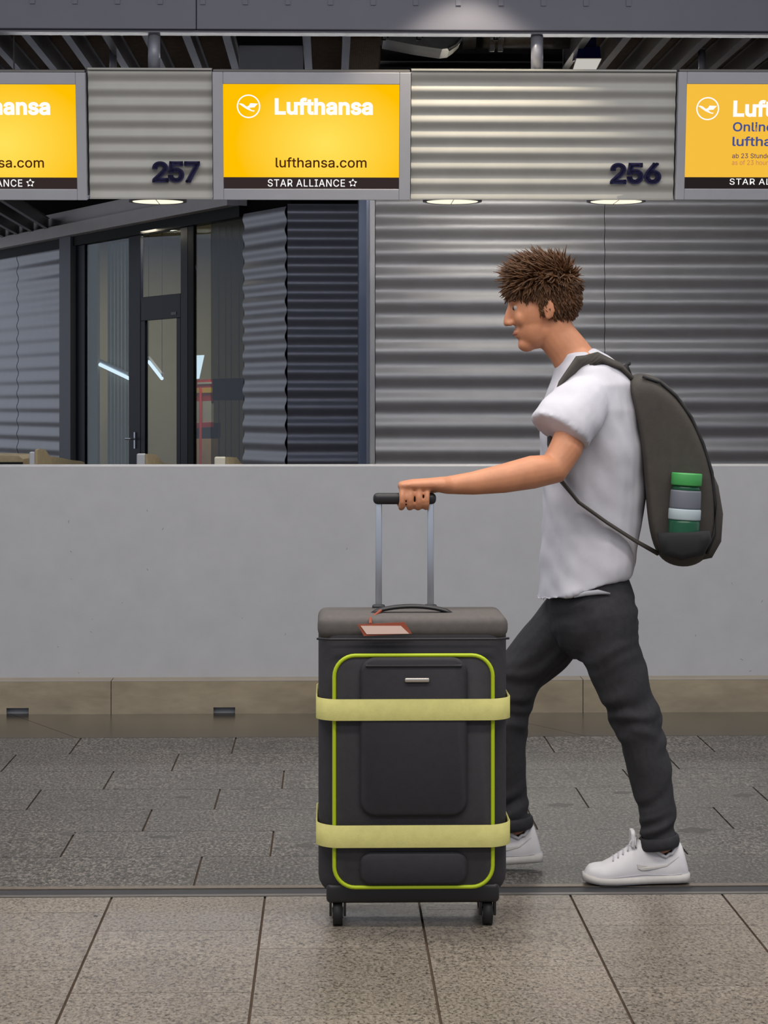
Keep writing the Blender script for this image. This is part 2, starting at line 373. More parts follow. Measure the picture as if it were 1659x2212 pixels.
# ---- recessed wall
xb0, xb1 = P(621, 874, YB).x, P(797, 874, YB).x
wb = structure(MB().box(xb0 + 0.01, xb1, YB + 0.05, YB + 0.15, 0, 3.6).build('wall_back', 'void'))
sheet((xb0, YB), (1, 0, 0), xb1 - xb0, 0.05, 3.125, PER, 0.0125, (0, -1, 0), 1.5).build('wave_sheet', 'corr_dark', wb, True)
# ---- slanted wall running away to the far corner
A = P(616, 874, YB); B = P(0, 874, 27.5)
T = Vector((B.x - A.x, B.y - A.y, 0)); LEN = T.length; T.normalize(); NV = Vector((-T.y, T.x, 0))
if NV.dot(CAM - A) < 0: NV = -NV
def W(x, y=874, off=0.0): return PL(x, y, A + NV * off, NV)
def S(x): return (W(x) - A).dot(T)                    # metres along the slanted wall for a picture column
def along(s, off, z): return A.xy.to_3d() + T * s + NV * off + Vector((0, 0, z))
def wbox(mb, s0, s1, o0, o1, z0, z1):
    return mb.hexa([along(s0, o0, z0), along(s1, o0, z0), along(s1, o1, z0), along(s0, o1, z0), along(s0, o0, z1), along(s1, o0, z1), along(s1, o1, z1), along(s0, o1, z1)])
ZH0, ZH1 = CAMZ + 1.755, CAMZ + 1.86
ws = structure(wbox(MB(), S(523), S(617), -0.15, -0.05, 0, 3.3).build('wall_slanted', 'void'))
sh = sheet(along(S(617), 0, 0), T, S(526) - S(617), 0.05, CAMZ + 1.78, PER, 0.0105, NV, 1.5); sh.build('wave_sheet', 'corr', ws, True)
wl = structure(wbox(MB(), S(139), S(-160), -0.15, -0.05, 0, ZH0).build('wall_left', 'void'))
sheet(along(S(138), 0, 0), T, S(38.6) - S(138), 0.05, ZH0, PER, 0.0105, NV, 1.5).build('wave_sheet', 'corr', wl, True)
sheet(along(S(37.4), 0, 0), T, S(-160) - S(37.4), 0.05, ZH0, PER, 0.0105, NV, 1.5).build('wave_sheet', 'corr', wl, True)
structure(wbox(MB(), S(163), S(139), -0.2, 0.06, 0, ZH1 + 0.01).build('wall_pillar', 'pillar'))
structure(wbox(MB(), S(523), S(-160), -0.1, 0.03, ZH0, ZH1).build('trim_4', 'black'))
bk = wbox(MB(), S(520), S(-160), -0.1, 0.02, ZH1, ZT + 0.05)
bo = structure(bk.build('wall_bulkhead', 'bulk'))
structure(wbox(MB(), S(520), S(-160), -0.1, 0.0, ZT + 0.051, 4.2).build('wall_void_fill', 'void'))  # near-black box stands in for the unlit void above the bulkhead
wbox(MB(), S(520), S(-160), 0.021, 0.14, ZH1, ZH1 + 0.13).build('bulkhead_ledge', 'bulk', bo, label='pale projecting ledge along the bulkhead')
# ---- ceiling: dark slab, slats, open mesh
ce = structure(MB().box(-5.2, 6, 10.9, 34, 4.2, 4.3).build('ceiling', 'void'))
structure(MB().box(5.2, 5.3, 10.9, 34, 0, 4.2).build('wall_end_blocker', 'void'))  # unseen wall added to keep world light out of the void
structure(MB().box(-1.0, 5.3, 33.8, 33.9, 0, 4.2).build('wall_rear_blocker', 'void'))  # added out of view to block world light, left part open
def slat(X, y0, y1):
    b = MB(); z0, z1 = ZC, ZT; w = 0.004; l = 0.022
    prof = [(-l, z0), (l, z0), (l, z0 + .006), (w, z0 + .006), (w, z1), (l * .8, z1), (l * .8, z1 + .005), (-l * .8, z1 + .005), (-l * .8, z1), (-w, z1), (-w, z0 + .006), (-l, z0 + .006)]
    b.prism([(X + a, y0, z) for a, z in prof], (0, y1 - y0, 0)); return b.build('ceiling_slat', 'slat', ce)
Y145 = 1.98 * F / (874 - 145)
for k in range(-3, 24):
    px = 30 + 79.5 * k
    if k == 7 or 10 <= k <= 14: continue
    X = P(px, 145, Y145).x
    slat(X, 11.35, min(19.0, (14.5 if X > xl - 0.1 else 19.0)))
xf = W(107).x
for k in range(7):
    X = xf - 0.225 * k
    ye = A.y + (X - A.x) * T.y / T.x
    slat(X, 20.6, ye - 0.12)
# hexagonal expanded-metal panels above the slats
def hexmesh(x0, x1, y0, y1, z, R, w):
    b = MB(); dx = R * math.sqrt(3); dy = R * 1.5; j = 0; y = y0
    while y < y1:
        x = x0 + (dx / 2 if j % 2 else 0)
        while x < x1:
            o = []; i2 = []
            for q in range(6):
                a = math.pi / 6 + q * math.pi / 3; o.append((x + R * math.cos(a), y + R * math.sin(a), z)); i2.append((x + (R - w) * math.cos(a), y + (R - w) * math.sin(a), z + 0.004))
            b.add(o + i2, [(q, (q + 1) % 6, 6 + (q + 1) % 6, 6 + q) for q in range(6)])
            x += dx
        y += dy; j += 1
    return b
for x0, x1 in ((-9, 8.2), (8.0, 9.92), (14.1, 24)):
    xa, xc = P(30 + 79.5 * max(x0, -3), 145, Y145).x, P(30 + 79.5 * min(x1, 23), 145, Y145).x
    if x0 == -9: spans = [(xa, P(505, 145, Y145).x)]
    elif x0 == 8.0: spans = [(P(668, 145, Y145).x, P(745, 145, Y145).x - .004), (P(745, 145, Y145).x + .004, P(828, 145, Y145).x)]
    else: spans = [(P(1225, 145, Y145).x, xc)]
    for s0, s1 in spans:
        o = hexmesh(s0, s1, 12.2, 15.2, ZT + 0.012, 0.0135, 0.0045).build('mesh_panel', 'mesh', ce); o['kind'] = 'stuff'
# ---- beam over the counters
YF = 10.86
zb = P(829, 65, YF).z
bm_ = structure(MB().box(-4, P(424, 30, YF).x - 0.001, YF, YF + 0.135, zb, 4.25).build('wall_beam', 'beam', bevel=0.004))
MB().box(P(424, 30, YF).x + 0.001, 4.6, YF, YF + 0.135, zb, 4.25).build('beam_casing', 'beam', bm_, bevel=0.004)
MB().box(-4, 4.6, YF + 0.02, YF + 0.115, zb - 0.012, zb - 0.0005).build('beam_rail', 'beam', bm_)
for k in range(-3, 15):                                         # small brackets where the casing is fixed
    x = P(70 + 92 * k, 2, YF).x
    MB().box(x - 0.012, x + 0.012, YF - 0.006, YF - 0.0005, P(0, 8, YF).z, P(0, 8, YF).z + 0.03).build('fixing_bracket', 'beam', bm_)
# ---- room behind the glass
ro = structure(wbox(MB(), S(640), S(100), -4.2, -4.1, 0, 3.4).build('wall_office', 'beige'))
structure(wbox(MB(), S(523), S(170), -4.1, -0.2, 3.2, 3.3).build('ceiling_office', 'cream'))
structure(wbox(MB(), S(170) , S(165), -4.1, -0.2, 0, 3.2).build('wall_office_side', 'beige'))
structure(wbox(MB(), S(524.5), S(523.5), -1.6, -0.2, 0, 3.2).build('wall_office_end', 'beige'))
lo = area('office_fill_light', along((S(523) + S(183)) / 2, -0.45, 3.1), (1.2, 0.5), 85, (1.0, 0.9, 0.7))  # unseen area light added to brighten the office wall and stand
# ---- glazing on the slanted wall
fd0, fd1 = -0.035, 0.0
def frame_bar(name, parent, x0, x1, z0, z1, m='frame', o0=fd0, o1=fd1): return wbox(MB(), S(x1), S(x0), o0, o1, z0, z1).build(name, m, parent, bevel=0.004)
g1 = structure(wbox(MB(), S(276), S(184), -0.022, -0.016, 0.1, ZH0).build('window_1', 'glass'))
frame_bar('frame_bar', g1, 164, 183, 0, ZH0, 'frame', -0.035, 0.0)
frame_bar('reveal_strip', g1, 184, 203, 0, ZH0, mat('beige_reveal', srgb(150, 142, 120), 0.6), -0.07, -0.04)
for k in range(9):
    a = 208 + k * 7.6; frame_bar('blind_slat', g1, a, a + 6.4, 0.15, ZH0 - 0.02, 'blind', -0.135, -0.13)
g2 = structure(wbox(MB(), S(389), S(304), -0.022, -0.016, W(345, 640).z, ZH0).build('window_2', 'glass'))
frame_bar('frame_bar', g2, 278, 303, 0, ZH0)
frame_bar('frame_bar', g2, 390, 405, 0, ZH0)
zt0, zt1 = W(345, 690).z, W(345, 638).z
d1 = structure(wbox(MB(), S(381), S(313), -0.022, -0.016, 0.1, zt0).build('door_1', 'glass'))
frame_bar('door_rail', d1, 304, 389.5, zt0, zt1)
frame_bar('door_stile', d1, 304, 313, 0, zt0); frame_bar('door_stile', d1, 381, 389.5, 0, zt0)
zh = W(290, 948).z
hd = MB().tube([along(S(292), 0.0, zh), along(S(292), 0.05, zh), along(S(281), 0.05, zh)], 0.010, 8); wbox(hd, S(294), S(291), 0.0, 0.012, zh - 0.1, zh + 0.07); hd.build('door_handle', 'alu', d1, label='metal lever handle')
wbox(MB(), S(381), S(370), 0.0, 0.004, W(375, 680).z, W(375, 674).z).build('door_plate', 'pillar', d1, label='small grey plate on the door rail')
g3 = structure(wbox(MB(), S(452), S(419), -0.022, -0.016, 0.1, ZH0).build('window_3', 'glass'))
frame_bar('frame_bar', g3, 405.5, 418, 0, ZH0, 'black')
g4 = structure(wbox(MB(), S(523), S(453), -0.022, -0.016, 0.1, ZH0).build('window_4', 'frost'))
for x in (463, 478, 490, 507): frame_bar('curtain_rod', g4, x, x + 1.6, 0.2, ZH0 - 0.05, 'cream', -0.045, -0.04)
for z0, z1, x0, x1 in ((W(487, 865).z, W(487, 817).z, 453, 523),): frame_bar('privacy_band', g4, x0, x1, z0, z1, mat('slate_band', srgb(74, 80, 88), 0.6), -0.032, -0.028)
# lit window of the office and streaks behind the panes that imitate reflections
def wpoly(px, off, thick=0.02): return MB().prism([W(x, y, off) for x, y in px], -NV * thick)
structure(wpoly([(417, 768), (438, 767), (427, 818), (417, 819)], -1.2).build('window_5', emit('daylight_pane', (0.75, 0.88, 1, 1), 1.3)))
# ---- dark smudges trodden into the grey tiles
sm_ = MB()
for x, y, rx, ry in ((145, 1801, 18, 4), (350, 1808, 28, 3), (395, 1722, 16, 2.5), (1210, 1739, 28, 4), (1345, 1712, 20, 3), (1500, 1793, 36, 5), (1605, 1718, 22, 4), (660, 1826, 20, 4), (207, 1979, 5, 2)):
    ps = [G(x + rx * math.cos(2 * math.pi * k / 18) * (1 + .25 * math.sin(k * 2.7)), y + ry * math.sin(2 * math.pi * k / 18) * (1 + .3 * math.cos(k * 1.9)), 0.0004) for k in range(18)]
    sm_.add(ps, [tuple(range(18))])
o = sm_.build('floor_smudges', mat('trodden_dirt', srgb(74, 72, 70), 0.6), floor); o['kind'] = 'stuff'

# ================================================================== SIGN FASCIA OVER THE COUNTERS (leans forward at the top)
FB = Vector((0, 10.95, CAMZ + 444 * 10.95 / F)); FT = Vector((0, 10.85, CAMZ + 722 * 10.85 / F))
FV = (FT - FB).normalized(); FN = Vector((0, -FV.z, FV.y))
if FN.y > 0: FN = -FN
def fuv(x, y):
    p = PL(x, y, FB, FN); return p.x, (p - FB).dot(FV)
def FL(u, v, w=0.0): return Vector((u, 0, 0)) + FB + FV * v + FN * w
def fbox(mb, u0, u1, v0, v1, w0, w1):
    return mb.hexa([FL(u0, v0, w0), FL(u1, v0, w0), FL(u1, v0, w1), FL(u0, v0, w1), FL(u0, v1, w0), FL(u1, v1, w0), FL(u1, v1, w1), FL(u0, v1, w1)])
def funv(x, y): return fuv(x, y)
V0, V1 = 0.0, (FT - FB).length
# carrier box behind everything, with the soffit
structure(fbox(MB(), -3.2, 4.2, 0.012, V1 - 0.012, -0.30, -0.055).build('wall_fascia', 'lightgrey'))
# ---- lettering from outlines
G_={'.':(188,["95,-4 83,-3 73,1 63,9 55,18 51,29 50,41 51,53 55,64 63,73 73,81 83,85 95,87 107,85 118,81 128,73 135,64 140,53 141,41 140,29 135,18 128,9 118,1 107,-3"]),'0':(453,["227,-7 191,-3 158,7 130,24 105,48 85,77 69,113 57,155 50,202 48,254 50,306 57,353 69,395 85,431 106,461 130,484 159,502 191,512 227,516 262,512 295,502 323,484 348,461 368,431 384,395 396,353 403,306 405,254 403,202 396,155 384,113 368,77 348,48 323,24 295,7 263,-3","227,50 250,52 271,60 290,74 306,92 320,116 330,144 338,176 342,213 344,254 342,295 338,332 330,365 320,393 306,416 290,435 271,449 250,457 227,460 203,457 182,449 163,435 147,416 134,393 123,365 115,332 111,295 109,254 111,213 115,176 123,144 134,116 147,92 163,74 182,60 203,52"]),'2':(453,["64,0 64,47 234,229 252,248 268,266 282,282 294,298 303,312 311,327 316,341 319,356 320,371 319,389 315,405 308,419 298,431 287,441 273,449 258,455 241,458 224,460 205,458 188,454 172,447 159,438 148,427 139,413 132,398 128,381 127,362 66,362 68,391 75,418 86,442 102,464 121,482 143,496 168,507 196,513 225,516 254,513 281,507 306,497 328,482 346,465 361,445 372,423 379,398 381,372 380,354 377,336 371,318 363,299 351,280 336,259 317,235 294,209 267,180 153,60 153,57 389,57 389,0"]),'3':(453,["218,-7 188,-5 159,1 133,10 108,22 88,38 70,57 57,79 48,104 44,132 109,132 112,115 118,100 126,87 137,76 150,66 165,59 182,54 200,51 219,50 239,51 258,55 275,61 291,69 304,80 315,93 323,108 328,125 329,145 328,163 323,180 316,196 306,211 292,223 275,234 254,241 229,246 201,248 157,248 157,299 288,448 288,452 70,452 70,509 372,509 372,461 211,278 211,289 247,290 279,286 308,276 333,262 354,244 371,222 383,198 391,173 393,145 390,116 383,90 370,66 354,45 333,27 309,12 281,2 251,-5"]),'5':(453,["221,-7 192,-5 165,1 140,11 118,25 99,41 83,60 71,82 63,105 60,130 122,130 125,115 130,102 138,89 148,78 160,68 173,60 188,54 204,51 221,50 241,51 259,56 276,64 291,75 304,89 314,104 322,122 326,141 328,162 326,183 321,203 314,221 303,237 290,251 275,262 257,270 238,275 218,277 201,276 184,273 167,268 152,262 139,255 128,246 67,253 96,509 366,509 366,452 151,452 134,301 136,301 148,311 162,318 178,325 194,330 212,333 229,334 252,332 274,328 294,321 313,311 330,299 345,285 358,269 370,251 379,231 386,210 390,187 391,163 388,132 381,102 369,76 352,52 332,32 309,15 282,3 253,-4"]),'6':(453,["226,-7 196,-4 168,3 142,15 119,31 100,51 84,74 73,101 66,130 64,162 65,187 71,212 80,239 93,268 112,302 137,340 252,509 322,509 151,261 145,261 157,279 165,288 174,295 184,302 196,307 208,311 221,313 235,314 265,312 291,305 316,295 337,280 355,262 370,240 380,215 387,187 389,157 387,127 379,98 368,73 352,50 333,30 310,14 284,3 257,-4","226,48 245,50 263,55 279,63 293,73 304,86 314,101 322,119 326,137 327,157 326,178 322,196 314,213 304,228 293,241 279,251 263,259 245,264 226,265 207,264 190,259 174,252 160,241 148,229 138,214 131,197 126,179 125,158 126,138 131,119 138,102 148,86 160,73 174,63 190,55 207,50"]),'7':(453,["97,0 323,448 323,452 62,452 62,509 391,509 391,449 165,0"]),'8':(453,["226,-7 193,-5 163,1 136,11 111,25 91,42 74,62 62,84 54,109 52,135 53,156 58,176 65,195 75,212 87,228 101,241 117,252 134,260 153,265 153,267 129,276 109,289 93,308 80,330 73,354 70,380 73,405 79,429 90,450 106,469 124,485 146,498 170,508 197,514 226,516 255,514 282,508 306,498 328,485 346,469 361,450 373,429 379,405 382,380 379,354 372,330 359,308 343,289 323,276 300,267 300,265 319,260 335,252 351,241 365,228 377,212 387,195 395,176 399,156 401,135 398,109 391,84 378,62 362,42 341,25 317,11 289,1 259,-5","226,49 248,50 267,54 285,60 300,69 313,79 323,91 331,106 335,121 337,139 335,157 330,173 322,189 312,202 298,213 283,223 265,230 247,234 226,235 206,234 187,230 169,223 154,213 140,202 130,189 122,173 117,157 115,139 117,121 121,106 129,91 139,79 152,69 167,60 185,54 205,50","226,290 244,291 260,294 274,300 287,308 298,318 307,330 314,344 318,359 319,376 318,392 314,407 308,420 299,432 288,442 275,449 260,455 244,459 226,460 208,459 192,455 177,449 164,442 153,432 145,420 138,407 134,392 133,376 134,359 138,344 145,330 154,318 165,308 178,300 193,294 209,291"]),'A':(480,["16,0 201,509 276,509 463,0 395,0 287,302 280,323 272,346 264,372 255,402 244,438 232,478 245,478 233,437 222,402 213,371 204,345 197,322 191,302 85,0","110,142 110,199 370,199 370,142"]),'C':(510,["267,-7 225,-3 186,7 150,25 119,49 92,79 70,115 53,157 44,203 40,254 44,305 53,352 70,393 92,429 119,459 150,484 186,501 225,512 267,516 293,514 317,511 340,504 362,496 383,485 402,471 419,456 435,438 448,418 459,397 467,373 473,348 408,348 404,365 397,380 389,395 380,407 369,418 357,428 344,437 330,444 315,449 300,453 284,455 267,456 237,453 209,445 184,432 161,414 141,391 125,364 113,332 106,295 103,254 106,213 113,177 125,145 141,117 161,94 184,76 210,63 237,56 267,53 284,54 300,56 315,60 330,65 344,72 357,81 369,90 380,102 389,114 397,128 404,144 408,160 473,160 467,135 459,112 448,91 435,71 420,53 402,38 383,24 363,13 341,5 317,-2 293,-6"]),'E':(419,["60,0 60,509 372,509 372,452 125,452 125,286 355,286 355,229 125,229 125,57 375,57 375,0"]),'I':(300,["31,0 31,57 118,57 118,452 31,452 31,509 269,509 269,452 183,452 183,57 269,57 269,0"]),'L':(393,["60,0 60,509 125,509 125,57 361,57 361,0"]),'N':(523,["60,0 60,509 136,509 343,183 349,174 355,163 363,151 371,137 379,122 388,107 396,90 405,73 414,55 405,54 403,72 400,126 399,142 399,509 463,509 463,0 387,0 202,290 194,303 186,317 177,331 168,346 159,363 148,381 136,402 123,425 108,452 119,454 120,429 123,363 124,345 124,328 125,313 125,0"]),'O':(533,["267,-7 225,-3 186,7 150,25 119,49 92,79 70,115 53,157 44,203 40,254 44,305 53,352 70,393 92,429 119,459 150,484 186,501 225,512 267,516 309,512 348,501 384,484 415,459 442,429 464,393 480,352 490,305 493,254 490,203 480,157 464,115 442,79 415,49 384,25 348,7 309,-3","267,53 296,55 324,63 349,76 372,94 392,116 408,144 420,176 428,213 430,254 428,295 420,332 408,365 392,392 372,415 349,433 324,446 296,453 267,456 237,453 210,445 184,433 161,415 142,392 125,364 113,332 106,295 103,254 106,213 113,176 125,144 142,117 161,94 184,76 210,63 237,55"]),'R':(449,["60,0 60,509 236,509 273,506 305,500 333,489 356,473 376,455 390,433 401,408 407,381 409,352 407,323 401,296 390,271 376,250 356,232 333,217 305,206 273,200 236,198 96,198 96,255 234,255 258,256 280,260 298,267 313,276 325,287 334,300 340,316 344,333 345,352 344,371 340,389 334,405 325,419 313,430 298,440 279,446 258,451 233,452 125,452 125,0","353,0 230,229 303,229 428,0"]),'S':(447,["224,-9 188,-7 156,-1 128,9 102,23 81,40 64,60 51,83 42,109 38,137 104,137 108,118 114,102 123,88 136,76 150,66 166,59 185,53 204,50 224,49 246,50 267,54 286,60 303,69 317,79 329,92 338,106 344,122 346,139 344,154 340,168 332,179 322,189 310,197 296,205 280,211 263,217 184,239 145,253 112,269 86,289 67,313 56,341 52,372 54,400 62,425 75,448 92,468 113,484 138,498 165,508 195,514 227,516 259,514 289,508 316,498 340,484 360,468 377,449 390,427 398,403 401,378 337,378 332,402 320,421 302,437 280,449 254,456 225,459 204,457 185,454 167,448 152,440 139,430 129,418 121,405 117,391 115,376 117,359 122,345 131,334 142,324 155,315 169,308 184,302 198,297 212,293 264,279 279,275 295,270 312,264 344,248 359,238 372,226 384,213 395,198 402,180 407,161 408,139 406,112 399,87 386,64 370,43 349,25 323,11 294,0 261,-7"]),'T':(449,["32,452 32,509 417,509 417,452 257,452 257,0 193,0 193,452"]),'a':(389,["160,-9 137,-7 115,-3 94,5 76,15 60,29 48,45 38,63 32,84 30,108 32,128 36,146 43,161 53,174 64,184 78,193 92,200 108,206 125,211 161,217 178,220 200,223 218,225 234,227 247,229 257,231 265,235 271,240 274,246 276,255 276,257 275,272 272,285 267,297 260,307 251,315 240,322 227,327 212,330 196,331 178,330 163,327 149,322 137,316 127,309 118,301 110,292 104,283 100,274 41,291 51,313 64,331 79,346 95,358 114,368 133,375 153,380 173,383 194,384 208,384 223,382 239,379 255,375 271,369 286,360 300,350 312,336 322,320 330,301 335,278 337,251 337,0 277,0 277,52 272,52 267,43 260,34 252,25 242,16 229,8 215,1 199,-4 181,-7","170,45 192,47 211,51 228,59 242,68 254,80 263,93 270,108 274,122 276,138 276,190 272,187 267,184 251,180 221,174 210,173 200,171 182,169 161,166 147,163 134,159 122,153 112,147 103,139 97,130 93,118 92,105 93,93 96,82 102,72 109,64 119,57 130,52 142,48 156,46"]),'b':(424,["229,-8 208,-7 189,-3 172,4 159,12 147,21 138,31 130,41 123,50 118,59 112,59 112,0 53,0 53,509 114,509 114,319 118,319 123,327 130,336 137,346 147,355 158,364 171,373 188,379 207,383 229,384 259,382 287,374 313,361 335,342 354,320 370,293 381,261 388,227 390,189 388,151 381,116 370,84 355,57 336,34 313,16 288,3 260,-6","220,47 242,49 262,55 279,66 294,80 306,97 316,117 323,139 327,163 328,189 327,215 323,239 316,261 307,281 295,298 280,311 262,322 243,328 220,330 198,328 178,322 161,312 147,299 134,282 125,263 118,241 114,216 113,189 114,162 118,138 125,115 135,95 147,78 162,65 179,55 198,49"]),'c':(396,["207,-8 174,-5 144,3 117,16 93,35 72,58 56,85 44,116 37,150 34,187 37,225 44,260 56,291 72,318 93,341 117,360 144,374 174,382 207,384 226,384 243,381 260,377 276,371 291,364 305,356 318,346 330,335 340,322 349,308 356,293 362,277 303,262 300,272 295,281 290,289 284,297 278,304 270,311 252,321 242,325 231,328 220,329 207,330 184,328 163,321 145,310 130,296 118,278 108,258 102,236 98,212 96,187 98,163 102,139 108,117 118,97 130,80 145,66 163,55 184,49 207,46 220,47 232,49 243,52 253,55 262,60 271,66 279,73 285,80 292,89 297,98 301,107 304,117 363,102 357,86 350,70 341,56 331,43 319,32 306,21 292,12 277,5 261,-1 244,-5 226,-7"]),'d':(424,["195,-8 165,-6 137,3 111,16 89,34 70,57 55,84 43,116 36,151 34,189 36,227 43,261 55,293 70,320 89,342 112,361 137,374 165,382 196,384 218,383 237,379 253,373 267,364 278,355 287,346 295,336 301,327 306,319 311,319 311,509 372,509 372,0 313,0 313,59 307,59 295,41 287,31 277,21 266,12 252,4 236,-3 217,-7","205,47 226,49 246,55 263,65 278,78 290,95 299,115 306,138 310,162 312,189 310,216 306,241 300,263 290,282 278,299 263,312 246,322 227,328 205,330 182,328 162,322 145,311 130,298 118,281 108,261 102,239 98,215 96,189 98,163 102,139 109,117 118,97 130,80 145,66 162,55 182,49"]),'e':(404,["212,-8 177,-5 145,3 117,16 92,35 72,58 56,85 44,116 37,150 34,187 36,224 44,258 55,290 71,317 91,340 115,359 142,373 172,382 205,384 226,383 246,380 266,374 285,366 303,355 319,341 334,324 347,305 357,282 365,256 370,227 371,194 371,169 75,169 75,221 338,221 310,202 308,226 304,248 298,269 288,286 277,301 263,314 246,323 227,328 205,330 183,328 164,323 146,313 131,301 119,286 109,270 102,251 97,231 96,211 96,178 98,151 102,127 110,106 121,88 135,73 151,61 169,53 190,48 212,46 227,47 241,49 254,53 265,58 276,65 285,73 294,82 300,93 306,105 365,91 358,72 348,55 335,39 320,26 302,14 283,4 261,-3 237,-7"]),'f':(254,["228,379 228,327 6,327 6,379","81,0 81,432 82,452 87,470 96,486 107,499 120,510 135,519 152,525 169,529 187,530 201,530 212,529 222,527 231,525 238,523 243,521 227,468 224,470 202,474 195,474 178,472 164,468 154,460 147,449 143,435 142,419 142,0"]),'h':(410,["114,227 114,0 53,0 53,509 114,509 114,287 102,287 116,319 132,344 152,362 175,374 200,382 227,384 252,383 275,377 295,369 313,356 328,340 341,321 350,298 355,271 357,240 357,0 296,0 296,235 293,263 286,286 273,304 256,318 235,326 210,329 192,328 176,324 161,317 147,308 136,297 126,283 119,266 115,248"]),'i':(167,["53,0 53,379 114,379 114,0","84,443 73,444 63,448 54,455 47,463 43,472 41,483 43,494 47,504 54,512 63,518 73,522 84,524 95,522 105,518 114,512 121,504 125,494 126,483 125,472 121,463 114,455 105,448 95,444"]),'l':(189,["139,-2 112,0 91,8 74,20 62,37 55,59 53,84 53,509 114,509 114,83 117,71 120,62 126,57 135,53 146,52 157,52 160,53 164,53 167,54 170,54 181,3 175,1 154,-2"]),'m':(610,["53,0 53,379 112,379 112,295 108,295 114,314 122,331 132,346 144,358 158,368 172,376 187,382 203,385 219,386 245,383 268,375 287,361 303,342 314,320 321,295 312,295 318,312 326,329 337,343 350,356 364,366 381,375 398,381 417,385 437,386 458,385 478,380 497,372 514,361 529,346 541,328 550,307 555,283 557,255 557,0 496,0 496,254 493,279 485,298 473,313 456,323 438,329 419,330 402,329 387,326 374,320 363,312 353,302 345,290 340,277 336,263 335,247 335,0 274,0 274,260 272,280 265,297 253,311 238,322 220,328 199,330 185,329 171,326 158,320 145,312 135,302 126,289 119,274 115,257 114,238 114,0"]),'n':(410,["114,227 114,0 53,0 53,379 112,379 112,287 102,287 116,319 132,344 152,362 175,374 200,382 227,384 252,383 275,377 295,369 313,356 328,340 341,321 350,298 355,271 357,240 357,0 296,0 296,235 293,263 286,286 273,304 256,318 235,326 210,329 192,328 176,324 161,317 147,308 136,297 126,283 119,266 115,248"]),'o':(415,["207,-8 174,-5 144,3 117,16 93,35 72,58 56,85 44,116 37,150 34,187 37,225 44,260 56,291 72,318 93,341 117,360 144,374 174,382 207,384 241,382 271,374 299,360 323,341 343,318 359,291 371,260 379,225 381,187 379,150 371,116 359,85 343,58 323,35 299,16 271,3 241,-5","207,46 231,49 252,55 270,66 285,80 298,97 307,117 314,139 318,163 319,187 318,212 314,236 307,258 298,278 285,296 270,310 252,321 231,328 207,330 184,328 163,321 145,310 130,296 118,278 108,258 102,236 98,212 96,187 98,163 102,139 108,117 118,97 130,80 145,66 163,55 184,49"]),'r':(259,["53,0 53,379 112,379 112,321 115,321 124,339 137,354 152,367 171,377 191,383 213,385 223,385 229,384 243,384 243,322 241,323 236,324 230,324 215,326 207,326 190,324 174,321 159,315 146,306 135,296 126,284 119,269 115,254 114,237 114,0"]),'s':(365,["182,-8 157,-7 133,-3 112,3 93,12 76,24 62,38 50,54 41,73 36,94 94,107 101,87 111,72 124,60 141,52 160,47 181,45 206,47 227,53 244,62 258,74 265,88 268,103 266,115 262,126 254,136 243,144 229,150 212,155 149,170 118,180 92,192 72,208 58,227 50,249 47,274 49,295 55,314 65,332 79,347 95,360 115,370 137,378 161,383 187,384 212,383 234,379 254,372 271,363 286,352 299,339 309,324 318,308 324,290 268,277 262,291 254,304 243,316 228,325 210,331 187,333 166,331 147,326 131,317 119,305 111,292 109,277 110,264 115,253 124,243 136,235 152,229 172,223 229,209 261,200 287,187 306,171 320,153 328,131 331,107 329,85 323,65 312,47 298,31 281,18 260,6 236,-2 210,-7"]),'t':(227,["204,379 204,327 6,327 6,379","65,471 126,471 126,98 127,83 130,70 136,61 144,55 156,51 170,50 180,50 202,54 213,2 207,0 200,-2 192,-3 184,-3 176,-4 168,-4 138,-1 113,7 92,21 77,41 68,64 65,93"]),'u':(410,["182,-5 158,-3 135,2 115,11 97,23 82,39 69,59 60,82 54,109 53,139 53,379 114,379 114,144 116,117 124,94 137,75 154,61 175,53 200,50 218,51 234,55 249,62 263,71 274,83 283,97 290,113 295,132 296,153 296,379 357,379 357,0 298,0 298,92 307,92 294,60 277,35 257,17 234,5 209,-3"])}
def glyph_loops(ch): return [[tuple(map(float, p.split(','))) for p in l.split()] for l in G_[ch][1]]
def glyph_mesh(mb, ch, place, bold, thick):
    """place(gx, gy, w) -> world point; glyph units; bold = extra stroke half width in glyph units"""
    loops = glyph_loops(ch)
    def put(poly3, tris):
        n = len(poly3[0])
        if thick == 0: mb.add([place(x, y, 0) for x, y in poly3[0]], tris)
        else:
            a = [place(x, y, 0) for x, y in poly3[0]]; b = [place(x, y, thick) for x, y in poly3[0]]
            mb.add(a + b, [tuple(i + n for i in t) for t in tris] + [(i, j, j + n, i + n) for i, j in poly3[1]])
    flat = [p for l in loops for p in l]; edges = []; b = 0
    for l in loops:
        edges += [(b + i, b + (i + 1) % len(l)) for i in range(len(l))]; b += len(l)
    tris = [tuple(t) for t in tessellate_polygon([[Vector((x, y, 0)) for x, y in l] for l in loops])]
    put((flat, edges), tris)
    if bold:
        for l in loops:
            n = len(l); V = [Vector(p) for p in l]
            for i in range(n):
                a, c = V[i], V[(i + 1) % n]; d = c - a
                if d.length < 1e-6: continue
                d.normalize(); q = Vector((-d.y, d.x)) * bold
                def ext(prev, cur, nxt):
                    e, f = (cur - prev).normalized(), (nxt - cur).normalized(); return bold if e.dot(f) < 0.6 else bold * 0.15
                a2 = a - d * ext(V[i - 1], a, c); c2 = c + d * ext(a, c, V[(i + 2) % n])
                put(([tuple(a2 + q), tuple(c2 + q), tuple(c2 - q), tuple(a2 - q)], [(0, 1), (1, 2), (2, 3), (3, 0)]), [(0, 1, 2), (0, 2, 3)])
